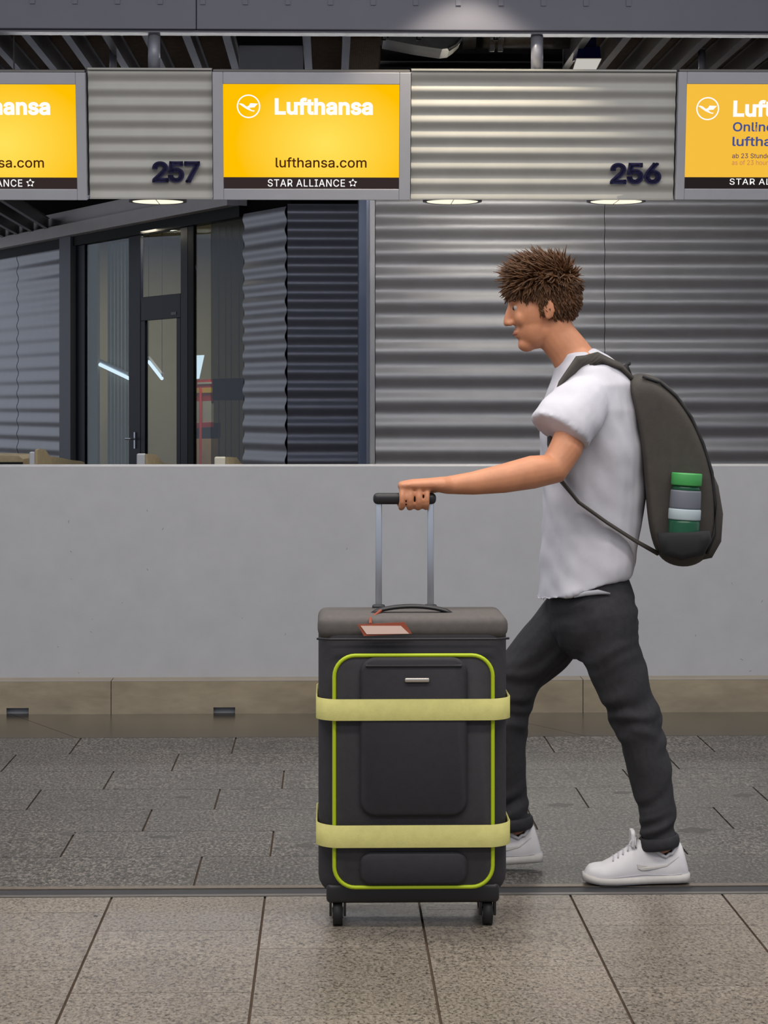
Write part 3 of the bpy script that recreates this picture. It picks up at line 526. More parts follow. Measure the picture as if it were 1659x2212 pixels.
def advance(s, gap): return sum((G_[c][0] if c != ' ' else 190) + gap for c in s)
def ink(s, gap):
    x = 0; lo = 1e9; hi = -1e9
    for c in s:
        if c == ' ': x += 190 + gap; continue
        xs_ = [p[0] for l in glyph_loops(c) for p in l]; lo = min(lo, x + min(xs_)); hi = max(hi, x + max(xs_)); x += G_[c][0] + gap
    return lo, hi
def lettering(name, s, x0, x1, ytop, ybase, w, m, parent, bold=0.0, gap=0.0, capref='L', label=None):
    """flat printed text whose ink spans columns x0..x1 with its baseline on row ybase"""
    u0, v0 = fuv(x0, ybase); u1, _ = fuv(x1, ybase); _, vt = fuv(x0, ytop)
    lo, hi = ink(s, gap); lo -= bold; hi += bold
    sx = (u1 - u0) / (hi - lo); top = max(p[1] for l in glyph_loops(capref) for p in l) + bold; sy = (vt - v0) / (top + bold)
    mb = MB(); x = 0
    for c in s:
        if c == ' ': x += 190 + gap; continue
        glyph_mesh(mb, c, lambda gx, gy, ww, x=x: FL(u0 + (gx + x - lo) * sx, v0 + (gy + bold) * sy, w + ww), bold, 0); x += G_[c][0] + gap
    return mb.build(name, m, parent, label=label)
def crane(parent, cx, cy, r, w, m):
    u, v = fuv(cx, cy); R = fuv(cx + r, cy)[0] - u; rings = [[], []]
    mb = MB(); n = 48; t = R * 0.11
    a = [FL(u + R * math.cos(2 * math.pi * k / n), v + R * math.sin(2 * math.pi * k / n), w) for k in range(n)]
    b = [FL(u + (R - t) * math.cos(2 * math.pi * k / n), v + (R - t) * math.sin(2 * math.pi * k / n), w) for k in range(n)]
    mb.add(a + b, [(k, (k + 1) % n, n + (k + 1) % n, n + k) for k in range(n)])
    mb.build('emblem_ring', m, parent)
    Z = [(335, 580), (440, 565), (560, 610), (690, 715), (790, 670), (850, 560), (1200, 580), (1080, 690), (1045, 745), (800, 765), (900, 860), (960, 875), (1055, 885), (1010, 935), (900, 915), (680, 820), (500, 700), (400, 625)]
    k = R / 523.0
    pts = [FL(u + (x - 775) * k, v - (y - 700) * k, w) for x, y in Z]
    q = MB(); q.add(pts, [tuple(t_) for t_ in tessellate_polygon([pts])]); q.build('emblem_bird', m, parent)
def star_mark(parent, cx, cy, r, w, m):
    u, v = fuv(cx, cy); R = fuv(cx + r, cy)[0] - u; mb = MB()
    for k in range(5):
        a = math.pi / 2 + 2 * math.pi * k / 5
        tip = (R * math.cos(a), R * math.sin(a)); b = a + 0.36; c = a - 0.62
        p = [tip, (0.50 * R * math.cos(a + .75), 0.50 * R * math.sin(a + .75)), (0.62 * R * math.cos(a - .50), 0.62 * R * math.sin(a - .50))]
        mb.add([FL(u + x, v + y, w) for x, y in p], [(0, 1, 2)])
    mb.build('star_emblem', m, parent)
def display(label, xo, kind):
    """xo: column offset from the middle display"""
    u0, v0 = fuv(462 + xo, 430); u1, v1 = fuv(885 + xo, 430)[0], fuv(462 + xo, 155)[1]
    root = empty('information_display', FL((u0 + u1) / 2, 0, -0.03), label, 'display', 'displays over the counters')
    s0, s1 = fuv(483.5 + xo, 300)[0], fuv(861.5 + xo, 300)[0]; sb, sm, st = fuv(500 + xo, 406)[1], fuv(500 + xo, 381.5)[1], fuv(500 + xo, 181)[1]
    d = 0.055; fr = MB()
    fbox(fr, u0, s0, v0, v1, -0.05, d); fbox(fr, s1, u1, v0, v1, -0.05, d); fbox(fr, s0, s1, v0, sb, -0.05, d); fbox(fr, s0, s1, st, v1, -0.05, d)
    fr.build('frame', 'bezel', root, bevel=0.003)
    fbox(MB(), u0 + .004, u1 - .004, v1 + .002, v1 + 0.012, -0.05, d - .01).build('top_rail', 'slat', root)
    w = d - 0.012
    MB().add([FL(s0, sm, w), FL(s1, sm, w), FL(s1, st, w), FL(s0, st, w)], [(0, 1, 2, 3)]).build('screen', 'scr' if kind == 0 else 'scr2', root)
    MB().add([FL(s0, sb, w), FL(s1, sb, w), FL(s1, sm, w), FL(s0, sm, w)], [(0, 1, 2, 3)]).build('screen_footer', 'scrbar' if kind == 0 else 'scrbar2', root)
    w += 0.0008
    if kind == 0:
        crane(root, 537.5 + xo, 229, 25.3, w, 'white_e')
        lettering('lettering', 'Lufthansa', 594 + xo, 805 + xo, 211.5, 247, w, 'white_e', root, 32, 6)
        lettering('lettering', 'lufthansa.com', 596 + xo, 791.5 + xo, 339.5, 360.5, w, 'brown_e', root, 10, 6, 'l')
        lettering('lettering', 'STAR ALLIANCE', 579 + xo, 745 + xo, 386, 401.5, w, 'white_e', root, 5, 40)
        star_mark(root, 762 + xo, 394, 9.5, w, 'white_e')
    else:
        x = 1456 - 462
        crane(root, 1525.5, 234, 24.6, w, 'white_e')
        lettering('lettering', 'Lufthansa', 1580, 1792, 216.5, 251.5, w, 'white_e', root, 32, 6)
        lettering('lettering', 'Online', 1579.5, 1667, 263, 283, w, 'indigo_e', root, 16, 4, 'O')
        lettering('lettering', 'lufthansa.com', 1578.5, 1790, 294.5, 314.5, w, 'indigo_e', root, 16, 4, 'l')
        lettering('lettering', 'ab 23 Stunden', 1578, 1667, 330.5, 340.5, w, 'violet_e', root, 9, 6, 'b')
        lettering('lettering', 'as of 23 hours', 1577.5, 1661, 345, 355, w, 'mauve_e', root, 0, 4, 'h')
        lettering('lettering', 'STAR ALLIANCE', 1572.5, 1742, 384.5, 397.5, w, 'white_e', root, 4, 40)
        star_mark(root, 1758, 391, 9.5, w, 'white_e')
    return root
display('yellow check-in display showing the emblem and web address between panels 257 and 256', 0, 0)
display('yellow display cut by the photo edge, before panel 257', 462 - 1156, 0)
display('amber display with indigo Online lettering, after panel 256', 1456 - 462, 1)
# ---- wave panels between the displays
def wave_panel(label, x0, x1):
    u0, u1 = fuv(x0, 430)[0], fuv(x1, 430)[0]; period, amp = 0.0743, 0.0052; steps = 14
    root = empty('fascia_panel', FL((u0 + u1) / 2, 0, -0.05), label, 'wall panel', 'wave panels of the sign fascia')
    n = int(V1 / period * steps); f = []
    for i in range(n + 1):
        v = V1 * i / n; w = amp * math.cos(2 * math.pi * v / period - 0.16) + 0.012; f += [FL(u0, v, w), FL(u1, v, w)]
    wave_shell(MB(), f, -FN * 0.004).build('wave_sheet', 'fascia', root, True)
    e = MB(); fbox(e, u0, u1, V1, V1 + 0.008, -0.05, 0.03); e.build('top_edge', 'fascia', root)
    e = MB(); fbox(e, u0, u1, 0.0, 0.006, -0.03, 0.028); e.build('bottom_edge', 'fascia', root)
    return root
wave_panel('narrow aluminium wave panel carrying the number 257', 195, 460)
wave_panel('wide aluminium wave panel carrying number 256', 887, 1453)
def number(label, s, xs_, y0, y1):
    root = empty('counter_number', FL(*fuv(xs_[0][0], y1), 0.02), label, 'number', 'raised counter numbers')
    for c, (a, b) in zip(s, xs_):
        u0, v0 = fuv(a, y1); u1 = fuv(b, y1)[0]; vt = fuv(a, y0)[1]; lo, hi = ink(c, 0); bold = 34; lo -= bold; hi += bold
        sx = (u1 - u0) / (hi - lo); top = max(p[1] for l in glyph_loops(c) for p in l) + bold; bot = min(p[1] for l in glyph_loops(c) for p in l) - bold; sy = (vt - v0) / (top - bot)
        mb = MB(); glyph_mesh(mb, c, lambda gx, gy, ww: FL(u0 + (gx - lo) * sx, v0 + (gy - bot) * sy, 0.024 + ww), bold, 0.012); mb.build('digit', 'navy', root)
number('navy raised number ending in seven, on the narrow wave panel', '257', [(330, 365), (364, 399), (399, 433)], 347.5, 393)
number('navy raised number ending in six, on the wide wave panel', '256', [(1316, 1351), (1352, 1388), (1389, 1426)], 351, 396.5)
# ---- round soffit lights
def soffit_light(label, cx, r, on):
    Yc = 11.12; p = P(cx, 436, Yc); R = r * Yc / F; z = P(cx, 435.6, Yc).z - 0.003
    root = empty('soffit_downlight', (p.x, Yc, z), label, 'downlight', 'round lights under the sign fascia')
    ring = MB(); n = 40
    prof = [(R * 1.16, z + 0.035), (R * 1.16, z + 0.002), (R * 1.1, z + 0.0005), (R * 1.0, z + 0.004), (R * 1.0, z + 0.035)]
    rings = [[(p.x + q * math.cos(2 * math.pi * k / n), Yc + q * math.sin(2 * math.pi * k / n), zz) for k in range(n)] for q, zz in prof]
    ring.loft(rings, False).build('trim_ring', 'pole', root, True)
    MB().loft([[(p.x + R * 1.0 * math.cos(2 * math.pi * k / n), Yc + R * math.sin(2 * math.pi * k / n), zz) for k in range(n)] for zz in (z + 0.002, z + 0.03)]).build('lens', 'lens', root)
    MB().box(p.x - 0.0015, p.x + 0.0015, Yc - R, Yc + R, z + 0.0008, z + 0.0018).build('lens_seam', 'slat', root)
    if on:
        l = bpy.data.lights.new('soffit_lamp', 'SPOT'); l.energy = on; l.color = (1, 0.93, 0.8); l.spot_size = math.radians(150); l.spot_blend = 0.5; l.shadow_soft_size = R * 0.8
        lo_ = bpy.data.objects.new('soffit_lamp', l); COL.objects.link(lo_); lo_.location = (p.x, Yc, z - 0.03)
soffit_light('round soffit light below the narrow wave panel', 341, 54, 8)
soffit_light('round soffit light under the wide wave panel next to the middle display', 977, 55, 16)
soffit_light('round soffit light under the wide wave panel next to the amber display', 1331, 55, 16)
# ---- hanger poles
def pole(label, cx, y0, y1, Y, r):
    a, b = P(cx, y0, Y), P(cx, y1, Y); R = r * Y / F
    root = empty('hanger_pole', b, label, 'pole', 'poles holding up the fascia')
    MB().tube([(a.x, Y, b.z), (a.x, Y, a.z - 0.02)], R, 20).build('pole_shaft', 'pole', root, True)
    MB().tube([(a.x, Y, a.z - 0.03), (a.x, Y, a.z)], R * 0.93, 20).build('pole_collar', 'pole', root, True)
pole('grey hanger pole above the 257 panel', 333, 66, 152, 10.93, 13.2)
pole('grey hanger pole above the wide 256 panel', 1160, 66, 153, 10.93, 13.2)
pole('slim pole deep among the slats over the 257 panel', 244, 100, 160, 12.9, 8)
pole('slim pole deep among the slats over the amber display', 1516, 100, 165, 12.9, 8)
# ---- wall washer just above: lights the beam and the fascia
wx = P(1008, 0, YF).x; wz = 3.58; wy = YF - 0.34
wroot = empty('wall_washer', (wx, wy, wz), 'round downlight fixed before the grey beam', 'downlight')
n = 32
MB().loft([[(wx + q * math.cos(2 * math.pi * k / n), wy + q * math.sin(2 * math.pi * k / n), z) for k in range(n)] for q, z in ((0.085, wz + 0.02), (0.09, wz + 0.02), (0.09, wz + 0.2), (0.0001, wz + 0.2), (0.0001, wz + 0.19), (0.085, wz + 0.19))], False).build('can', 'beam', wroot, True)
MB().box(wx - 0.02, wx + 0.02, wy + 0.085, YF, wz + 0.1, wz + 0.14).build('arm', 'beam', wroot)
l = spot('washer_lamp', (wx, wy, wz + 0.04), 82, (1.0, 0.87, 0.66), math.radians(90), 0.4, 0.03, (wx, wy + 0.02, 0))

# ================================================================== COUNTER AND KERB
YK, YCN = 9.70, 9.83
KZ = 0.141
ct = empty('check_in_counter', (0, YCN, 0), 'long light grey check-in counter above the steel bumper rail', 'counter')
zc0, zc1 = P(0, 1010, YCN).z, P(1659, 1003.5, YCN).z
ztop = P(829, 1006.5, YCN).z
MB().box(-3.4, 4.2, YCN, YCN + 0.04, 0.0, ztop).build('front_panel', 'panel', ct, bevel=0.002)
MB().box(-3.4, 4.2, YCN + 0.0405, YCN + 0.30, ztop - 0.03, ztop).build('worktop', 'panel', ct)
MB().box(-3.4, 4.2, YCN + 0.26, YCN + 0.30, 0.0, ztop - 0.0305).build('rear_panel', 'panel', ct)
random.seed(11)
sc_ = MB()
for k in range(26):                                             # little knocks in the laminate
    x, y = random.uniform(5, 1650), random.uniform(1300, 1455) if k % 3 else random.uniform(1040, 1300)
    p = P(x, y, YCN); a = random.uniform(-1.4, 1.4); q = random.uniform(0.002, 0.007); d = Vector((math.cos(a) * q, 0, math.sin(a) * q)); w = Vector((-math.sin(a), 0, math.cos(a))) * 0.0007
    o = Vector((0, -0.0004, 0)); sc_.add([p + d + w + o, p - d + w + o, p - d - w + o, p + d - w + o], [(0, 1, 2, 3)])
s_ = sc_.build('scuff_marks', 'scuff', ct); s_['kind'] = 'stuff'
kb = empty('bumper_rail', (0, YK, 0), 'brushed steel bumper rail along the foot of the counter', 'bumper rail')
xk = [-3.4, P(240, 1500, YK).x, P(1259.5, 1500, YK).x, 4.2]
notch = [(P(14, 1540, YK).x, P(62, 1540, YK).x), (P(461, 1540, YK).x, P(508, 1540, YK).x)]
for i in range(3):
    a, b = xk[i] + 0.0015, xk[i + 1] - 0.0015; nz = 0.027
    cuts_ = [n_ for n_ in notch if a < n_[0] < b]
    poly = [(a, 0.0)]
    for n0, n1 in cuts_: poly += [(n0, 0.0), (n0, nz), (n1, nz), (n1, 0.0)]
    poly += [(b, 0.0), (b, KZ), (a, KZ)]
    MB().prism([(x, YK, z) for x, z in poly], (0, 0.006, 0)).build('rail_plate', 'kerb', kb)
    MB().box(a, b, YK + 0.0062, YCN - 0.0005, KZ - 0.005, KZ).build('rail_cap', 'kerb', kb)
    MB().tube([(a, YK + 0.001, KZ - 0.001), (b, YK + 0.001, KZ - 0.001)], 0.0022, 6).build('rail_highlight', 'silver', kb)  # brighter thin edge imitates the highlight along the top of the rail
for n0, n1 in notch: MB().box(n0 - .01, n1 + .01, YK + 0.03, YK + 0.04, 0.0, 0.05).build('notch_back', 'lightgrey', kb)
# ---- belt dividers behind the counter
def divider(label, x0, x1, ytop, side, Y=10.6, cream=False):
    zf = 0.4
    a, b = P(x0, ytop, Y), P(x1, ytop, Y); root = empty('belt_divider', (b.x, Y, zf), label, 'divider', 'belt dividers behind the counter')
    MB().box(a.x, b.x - 0.012, Y, Y + 0.05, zf, a.z).build('end_post', 'cream' if cream else 'lightgrey', root, bevel=0.006)
    pts = [PX(x, y, b.x) for x, y in side]; poly = [(b.x, p.y, p.z) for p in pts]; poly = [(b.x, Y, zf)] + poly + [(b.x, poly[-1][1], zf)]
    MB().prism(poly, (-0.012, 0, 0)).build('side_board', 'olive', root)
    MB().box(b.x - 0.10, b.x - 0.013, Y + 0.06, poly[-1][1], zf, 0.8).build('belt_bed', 'rubber', root)
    for y in (Y + 0.1, poly[-1][1] - 0.1): MB().box(b.x - 0.09, b.x - 0.03, y, y + 0.05, 0, zf - 0.001).build('leg', 'lightgrey', root)
divider('belt divider with light grey post beside the slanted wave wall', 63, 81, 976, [(81, 972), (86, 969.5), (97.7, 971), (107.5, 985), (130, 988.5), (156, 994), (176, 996), (183, 999), (183, 1006)])
divider('belt divider with pale post before the glass door', 295, 319.5, 980, [(319.5, 980.5), (332, 981), (340, 984), (352, 1000), (407, 1006)])
divider('belt divider with cream capped post before the slanted wave panel', 463, 493, 987, [(493, 987), (511, 988), (524, 1004)], cream=True)
dv = empty('belt_scale', (P(30, 990, 10.8).x, 10.8, 0.4), 'dark brown belt housing at the very edge of the counter', 'conveyor')
bx0, bx1 = P(-60, 990, 10.9).x, P(50, 990, 10.9).x
MB().prism([(bx0, 10.9, 0.4), (bx1, 10.9, 0.4), (bx1, 10.9, P(0, 992, 10.9).z), (P(40, 0, 10.9).x, 10.9, P(0, 985, 10.9).z), (bx0, 10.9, P(0, 982, 10.9).z)], (0, 0.5, 0)).build('housing', 'olive', dv)
MB().box(bx0, bx1, 10.88, 10.899, P(0, 1003, 10.9).z, P(0, 998, 10.9).z).build('dark_strip', 'black', dv)
MB().box(bx0 + .05, bx1 - .05, 10.95, 11.3, 0, 0.399).build('pedestal', 'black', dv)

# ================================================================== ABOVE THE FASCIA
YV = 12.9
def vbox(mb, x0, x1, y0, y1, Y0, d):
    a, b = P(x0, y1, Y0), P(x1, y0, Y0); return mb.box(a.x, b.x, Y0, Y0 + d, a.z, b.z)
gp = vbox(MB(), 516, 655, 98, 175, 12.75, 0.06).build('ceiling_flap', 'lightgrey', bevel=0.004); tag(gp, 'plain grey flap panel hanging above the middle display', 'panel')
ib = empty('steel_girder', P(1000, 130, 13.4), 'black bolted steel girder above the wide wave panel', 'girder')
vbox(MB(), 822, 1215, 96, 160, 13.4, 0.02).build('web', 'black', ib)
vbox(MB(), 822, 1215, 133, 134.2, 13.33, 0.069).build('flange', 'slat', ib)
vbox(MB(), 822, 1215, 146, 152, 13.2, 0.19).build('lower_flange', 'black', ib)
for x in (930, 963): MB().ball(P(x, 117, 13.39), 0.008, 10, 6).build('bolt', 'silver', ib, True)
d1_ = empty('air_duct', P(920, 80, 12.6), 'tapered galvanised air duct beyond the beam', 'duct')
MB().prism([P(x, y, 12.6) for x, y in ((826, 40), (1000, 40), (998, 82), (985, 95), (972, 104), (955, 106), (900, 98), (828, 84))], (0, 0.35, 0)).build('duct_body', 'duct', d1_)
MB().tube([P(1000, 66, 12.55), P(996, 84, 12.55), P(985, 97, 12.55), P(968, 107, 12.55)], 0.012, 8).build('duct_flange', 'duct', d1_, True)
d2_ = empty('round_duct', P(1140, 80, 13.0), 'round galvanised duct with clamp bands over the girder', 'duct')
MB().tube([P(1000, 72, 13.1), P(1240, 72, 13.1)], 0.09, 24, ref=(0, 0, 1)).build('duct_pipe', 'duct', d2_, True)
for x in (1033, 1062, 1080): MB().tube([P(x - 6, 72, 13.1), P(x + 6, 72, 13.1)], 0.104, 24, ref=(0, 0, 1)).build('clamp_band', 'duct' if x != 1033 else 'black', d2_)
for x in (1063, 1081): vbox(MB(), x - 5, x + 5, 96, 111, 12.98, 0.02).build('clamp_lug', 'silver', d2_)
hk = [(905, 'black hook over the tapered duct', ), (1072, 'black hook beside the clamp bands'), (830, 'black hook at the edge of the mesh panel')]
for x, lb in hk:
    b = MB(); vbox(b, x - 6, x - 3, 70, 87, 11.6, 0.012); vbox(b, x - 3, x + 4, 84, 87, 11.6, 0.012); vbox(b, x + 6, x + 9, 70, 82, 11.6, 0.012)
    tag(b.build('ceiling_hook', 'black'), lb, 'hook', 'hooks under the ceiling')
fl = empty('floodlight', P(1265, 110, 12.6), 'blue rectangular floodlight aimed down between the slats', 'floodlight')
vbox(MB(), 1254, 1288, 60, 102, 12.7, 0.14).build('arm', 'blue', fl)
q = [P(1250, 100, 12.6), P(1296, 100, 12.6), P(1299, 128, 12.55), P(1245, 128, 12.55)]
MB().prism(q, (0, 0.22, 0.02)).build('housing', 'blue', fl, bevel=0.004)
q = [P(1246, 127.5, 12.53), P(1299, 127.5, 12.53), P(1287, 152, 12.62), P(1237, 152, 12.62)]
MB().prism(q, (0, 0.012, 0)).build('lamp_glass', 'flood', fl)
q2 = [P(1243, 126, 12.535), P(1301, 126, 12.535), P(1290, 155, 12.63), P(1234, 155, 12.63)]
MB().prism(q2, (0, 0.012, -0.002)).build('lamp_rim', 'silver', fl)

# hanging tube luminaires of the check-in area, hidden from the hall by the fascia
def added_tube_light(label, p, q, m):
    p, q = Vector(p), Vector(q); root = empty('added_tube_light', (p + q) / 2, label, 'luminaire', 'added tube lights behind the fascia')
    MB().tube([p, q], 0.022, 10).build('tube', m, root, True)
    MB().box(p.x - .03, q.x + .03, p.y - 0.07, p.y + 0.07, p.z + 0.03, p.z + 0.05).build('added_cover', 'lightgrey', root)
    for e in (p, q): MB().tube([e + Vector((0, 0, 0.051)), Vector((e.x, e.y, 4.19))], 0.004, 6).build('suspension', 'slat', root)
added_tube_light('added tube light, unseen just behind the fascia', (-1.7, 12.3, 2.80), (3.0, 12.3, 2.80), emit('tube_warm', (1, .98, .96, 1), 26.0))
added_tube_light('short tube light added for the glow on the wave wall', (0.75, 13.75, 2.95), (1.55, 13.75, 2.95), emit('tube_short', (1, .93, .8, 1), 30.0))
added_tube_light('added tube light, unseen before the recessed wave wall', (-2.6, 17.0, 2.98), (0.2, 17.0, 2.98), emit('tube_cool', (.72, .8, 1, 1), 22.0))

# ================================================================== BEHIND THE GLASS
st = empty('poster_stand', along(S(436), -0.9, 0), 'red poster stand behind the glass beside the door', 'stand')
def opoly(px, off, m, name, parent, th=0.03): return wpoly(px, off, th).build(name, m, parent)
opoly([(419, 821), (457, 819), (457, 866), (419, 867)], -0.9, 'red', 'header_board', st)
opoly([(426, 826), (456, 825), (456, 829), (426, 830)], -0.888, 'cream', 'header_stripe', st, 0.01)
opoly([(420, 838), (457, 837), (457, 848), (420, 849)], -0.888, 'yellowp', 'header_print', st, 0.01)
opoly([(420, 867), (456, 866), (456, 914), (420, 915)], -0.9, 'cream', 'poster_sheet', st)
opoly([(419, 914), (456, 912), (456, 922), (419, 925)], -0.89, 'red', 'lower_clip', st)
MB().tube([W(433, 838, -0.87), (W(433, 838, -0.87).x, W(433, 838, -0.87).y, 0.02)], 0.014, 10).build('stand_post', 'red', st)
bp_ = W(433, 838, -0.87); MB().tube([(bp_.x, bp_.y, 0.0), (bp_.x, bp_.y, 0.02)], 0.16, 24).build('stand_foot', 'red', st)
cb = empty('carton', W(444, 1100, -1.25).xy.to_3d(), 'brown carton stacked behind the poster stand', 'carton')
b_ = W(444, 960, -1.25); zz = W(444, 945, -1.25).z
MB().box(b_.x - 0.15, b_.x + 0.15, b_.y - 0.13, b_.y + 0.13, 0.45, zz).build('box_body', 'carton', cb); MB().box(b_.x - 0.16, b_.x + 0.16, b_.y - 0.14, b_.y + 0.14, zz + .001, zz + 0.16).build('black_lid', 'black', cb)
MB().box(b_.x - 0.17, b_.x + 0.17, b_.y - 0.15, b_.y + 0.15, 0, 0.449).build('pallet', 'black', cb)
def pane_reflection(label, a, b, off, r):  # glowing bars behind the panes imitate skylight reflections on the glass
    root = empty('reflection_streak', W(*a, off), label, 'reflection streak', 'bluish reflection streaks behind the glass')
    MB().tube([W(*a, off), W(*b, off)], r, 8).build('glowing_streak', 'tube', root)
    MB().tube([W(*a, off - 0.04) + Vector((0, 0, 0.04)), W(*b, off - 0.04) + Vector((0, 0, 0.04))], r * 1.2, 8).build('added_cover', 'lightgrey', root)
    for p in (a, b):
        q = W(*p, off); MB().tube([q + Vector((0, 0, 0.02)), (q.x, q.y, 3.2)], 0.003, 5).build('added_wire', 'black', root)
pane_reflection('bluish streak imitating a reflection in the blind pane', (206, 783), (278, 817), -0.07, 0.020)
pane_reflection('bluish streak imitating a reflection in the glass door', (321, 781), (350, 818), -0.5, 0.018)
ds = empty('office_desk', W(345, 990, -2.2).xy.to_3d(), 'grey desk with drawers behind the glass door', 'desk')
p0 = W(350, 930, -2.2); zd = W(350, 925, -2.2).z
MB().box(p0.x - 0.7, p0.x + 0.5, p0.y - 0.35, p0.y + 0.35, zd - 0.03, zd).build('desktop', 'lightgrey', ds)
for sx in (-0.65, 0.4): MB().box(p0.x + sx, p0.x + sx + 0.05, p0.y - 0.33, p0.y + 0.33, 0, zd - 0.031).build('leg', 'lightgrey', ds)
for k in range(3): MB().box(p0.x - 0.5, p0.x + 0.3, p0.y - 0.36, p0.y - 0.34, 0.1 + k * 0.25, 0.32 + k * 0.25).build('drawer_front', 'lightgrey', ds)
cbn = tag(opoly([(378, 700), (362, 702), (362, 780), (378, 778)], -3.2, 'yellowp', 'wall_poster', None, 0.02), 'yellow upright poster on the office wall behind the door', 'poster')

# ================================================================== SUITCASE
YS0, YS1 = 5.70, 6.00            # front and back faces
c0 = P(893, 1600, YS0); sx = c0.x; W_ = 0.478
def sz(y, Y=YS0): return P(893, y, Y).z
su = empty('suitcase', (sx, (YS0 + YS1) / 2, 0), 'large charcoal wheeled suitcase with lime piping and two pale yellow belts', 'suitcase')
zt_, zb_ = sz(1335), sz(1942)
MB().rbox((sx, (YS0 + YS1) / 2 + 0.012, (zt_ + zb_) / 2), (W_, YS1 - YS0 - 0.024, zt_ - zb_), 0.05, 5).build('body', 'case', su, True)
zs = sz(1381)
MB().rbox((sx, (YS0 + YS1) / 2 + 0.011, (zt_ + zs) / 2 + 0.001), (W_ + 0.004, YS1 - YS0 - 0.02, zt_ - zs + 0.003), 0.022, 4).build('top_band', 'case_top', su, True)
def loop(w, h, r, y, zc, rad, name, m, parent, n=8):
    pts = [(sx + a, y, zc + b) for a, b in rrect(w, h, r, n)]; return MB().tube(pts, rad, 8, ref=(0, 1, 0), closed=True).build(name, m, parent, True)
def raised(w, h, r, y0, y1, zc, name, m, parent, xo=0.0):
    a = rrect(w, h, r, 8); e = 0.008; b = rrect(w - 2 * e, h - 2 * e, max(r - e, 0.004), 8)
    return MB().loft([[(sx + xo + p, y1, zc + q_) for p, q_ in a], [(sx + xo + p, y0 + 0.005, zc + q_) for p, q_ in a], [(sx + xo + p, y0, zc + q_) for p, q_ in b]]).build(name, m, parent, True)
zm = (sz(1413) + sz(1916)) / 2; hm = sz(1413) - sz(1916)
fp = raised(0.402, hm, 0.055, YS0 - 0.012, YS0 + 0.03, zm, 'front_panel', 'case', su)
loop(0.398, hm - 0.004, 0.053, YS0 - 0.0115, zm, 0.005, 'lime_piping', 'lime', fp)
zq = (sz(1418) + sz(1760)) / 2; hq = sz(1418) - sz(1760)
raised(0.27, hq, 0.04, YS0 - 0.026, YS0 - 0.010, zq, 'pocket', 'case_pocket', su)
raised(0.27, sz(1838) - sz(1908), 0.03, YS0 - 0.024, YS0 - 0.010, (sz(1838) + sz(1908)) / 2, 'lower_pocket', 'case_pocket', su)
MB().tube([(sx - 0.12, YS0 - 0.027, sz(1436)), (sx + 0.12, YS0 - 0.027, sz(1436))], 0.003, 6).build('zip', 'plastic', su)
MB().rbox((P(900, 1466, YS0).x, YS0 - 0.029, sz(1466)), (0.062, 0.008, 0.011), 0.003, 2).build('badge', 'silver', su, True, label='silver name badge')
for y in (1381,): loop_pts = None
MB().tube([(sx - W_ / 2 - 0.003, YS0 + 0.02, zs), (sx - W_ / 2 + 0.03, YS0 - 0.001, zs), (sx + W_ / 2 - 0.03, YS0 - 0.001, zs), (sx + W_ / 2 + 0.003, YS0 + 0.02, zs)], 0.003, 6).build('seam', 'plastic', su)
def belt(y0, y1, name, sag):
    z0, z1 = sz(y1), sz(y0); b = MB(); e = 0.032; pts = []
    for a_, q_ in rrect(W_ + 0.012, YS1 - YS0 + 0.05, 0.05, 7): pts.append((sx + a_, (YS0 + YS1) / 2 - 0.004 + q_))
    zof = lambda x, y: sag * (1 - ((x - sx) / (W_ / 2)) ** 2) * (1 if y < (YS0 + YS1) / 2 else -1)
    o_ = []; i_ = []
    n = len(pts); cx_, cy_ = sx, (YS0 + YS1) / 2 - 0.004
    rings = []
    for (dz, k) in ((z0, 1.0), (z1, 1.0), (z1, 0.985), (z0, 0.985)):
        rings.append([(cx_ + (x - cx_) * k, cy_ + (y - cy_) * k, dz + zof(x, y)) for x, y in pts])
    rings.append(rings[0]); return b.loft(rings, False).build(name, 'belt', su, True)
belt(1506, 1552, 'upper_belt', -0.004); belt(1776, 1824, 'lower_belt', -0.008)
MB().rbox((sx + 0.235, YS0 + 0.12, sz(1530)), (0.02, 0.06, 0.06), 0.006, 2).build('belt_buckle', 'plastic', su, True)
# carry handle, tag
hy = (YS0 + YS1) / 2 - 0.02
ht = P(890, 1306, hy).z
hp = [(sx - 0.105 + 0.21 * k / 14, hy, zt_ - 0.004 + (ht - zt_) * math.sin(math.pi * k / 14) ** 0.55) for k in range(15)]
MB().tube(hp, (0.006, 0.016), 10, ref=(0, 0, 1)).build('carry_handle', 'plastic', su, True)
tg = MB().prism([P(x, y, YS0 - 0.006) for x, y in ((772, 1349), (874, 1344), (890, 1369), (786, 1374))], (0, 0.003, 0)).build('luggage_tag', 'tagred', su)
MB().prism([P(x, y, YS0 - 0.008) for x, y in ((779, 1352), (866, 1352), (884, 1369), (792, 1370))], (0, 0.0015, 0)).build('address_card', 'tagpaper', tg)
MB().tube([P(800, 1348, YS0 - 0.004), P(800, 1336, YS0 + 0.03), (hp[2][0], hy, hp[2][2])], 0.004, 6).build('tag_loop', 'tagred', su)
# telescopic handle
YH = 6.0 - 0.035; zg = P(870, 1077, YH).z
tx = (P(818, 1200, YH).x, P(930, 1200, YH).x)
for x in tx:
    MB().rbox((x, YH, (zt_ - 0.05 + zg) / 2), (0.017, 0.010, zg - zt_ + 0.05), 0.003, 2).build('telescopic_tube', 'alu', su, True)
    MB().rbox((x, YH, zt_ + 0.004), (0.034, 0.028, 0.014), 0.005, 2).build('tube_collar', 'plastic', su, True)
GX0, GX1 = P(806, 1077, YH).x, P(942, 1077, YH).x
MB().rbox(((GX0 + GX1) / 2, YH, zg), (GX1 - GX0, 0.030, 0.030), 0.012, 4).build('grip', 'plastic', su, True)
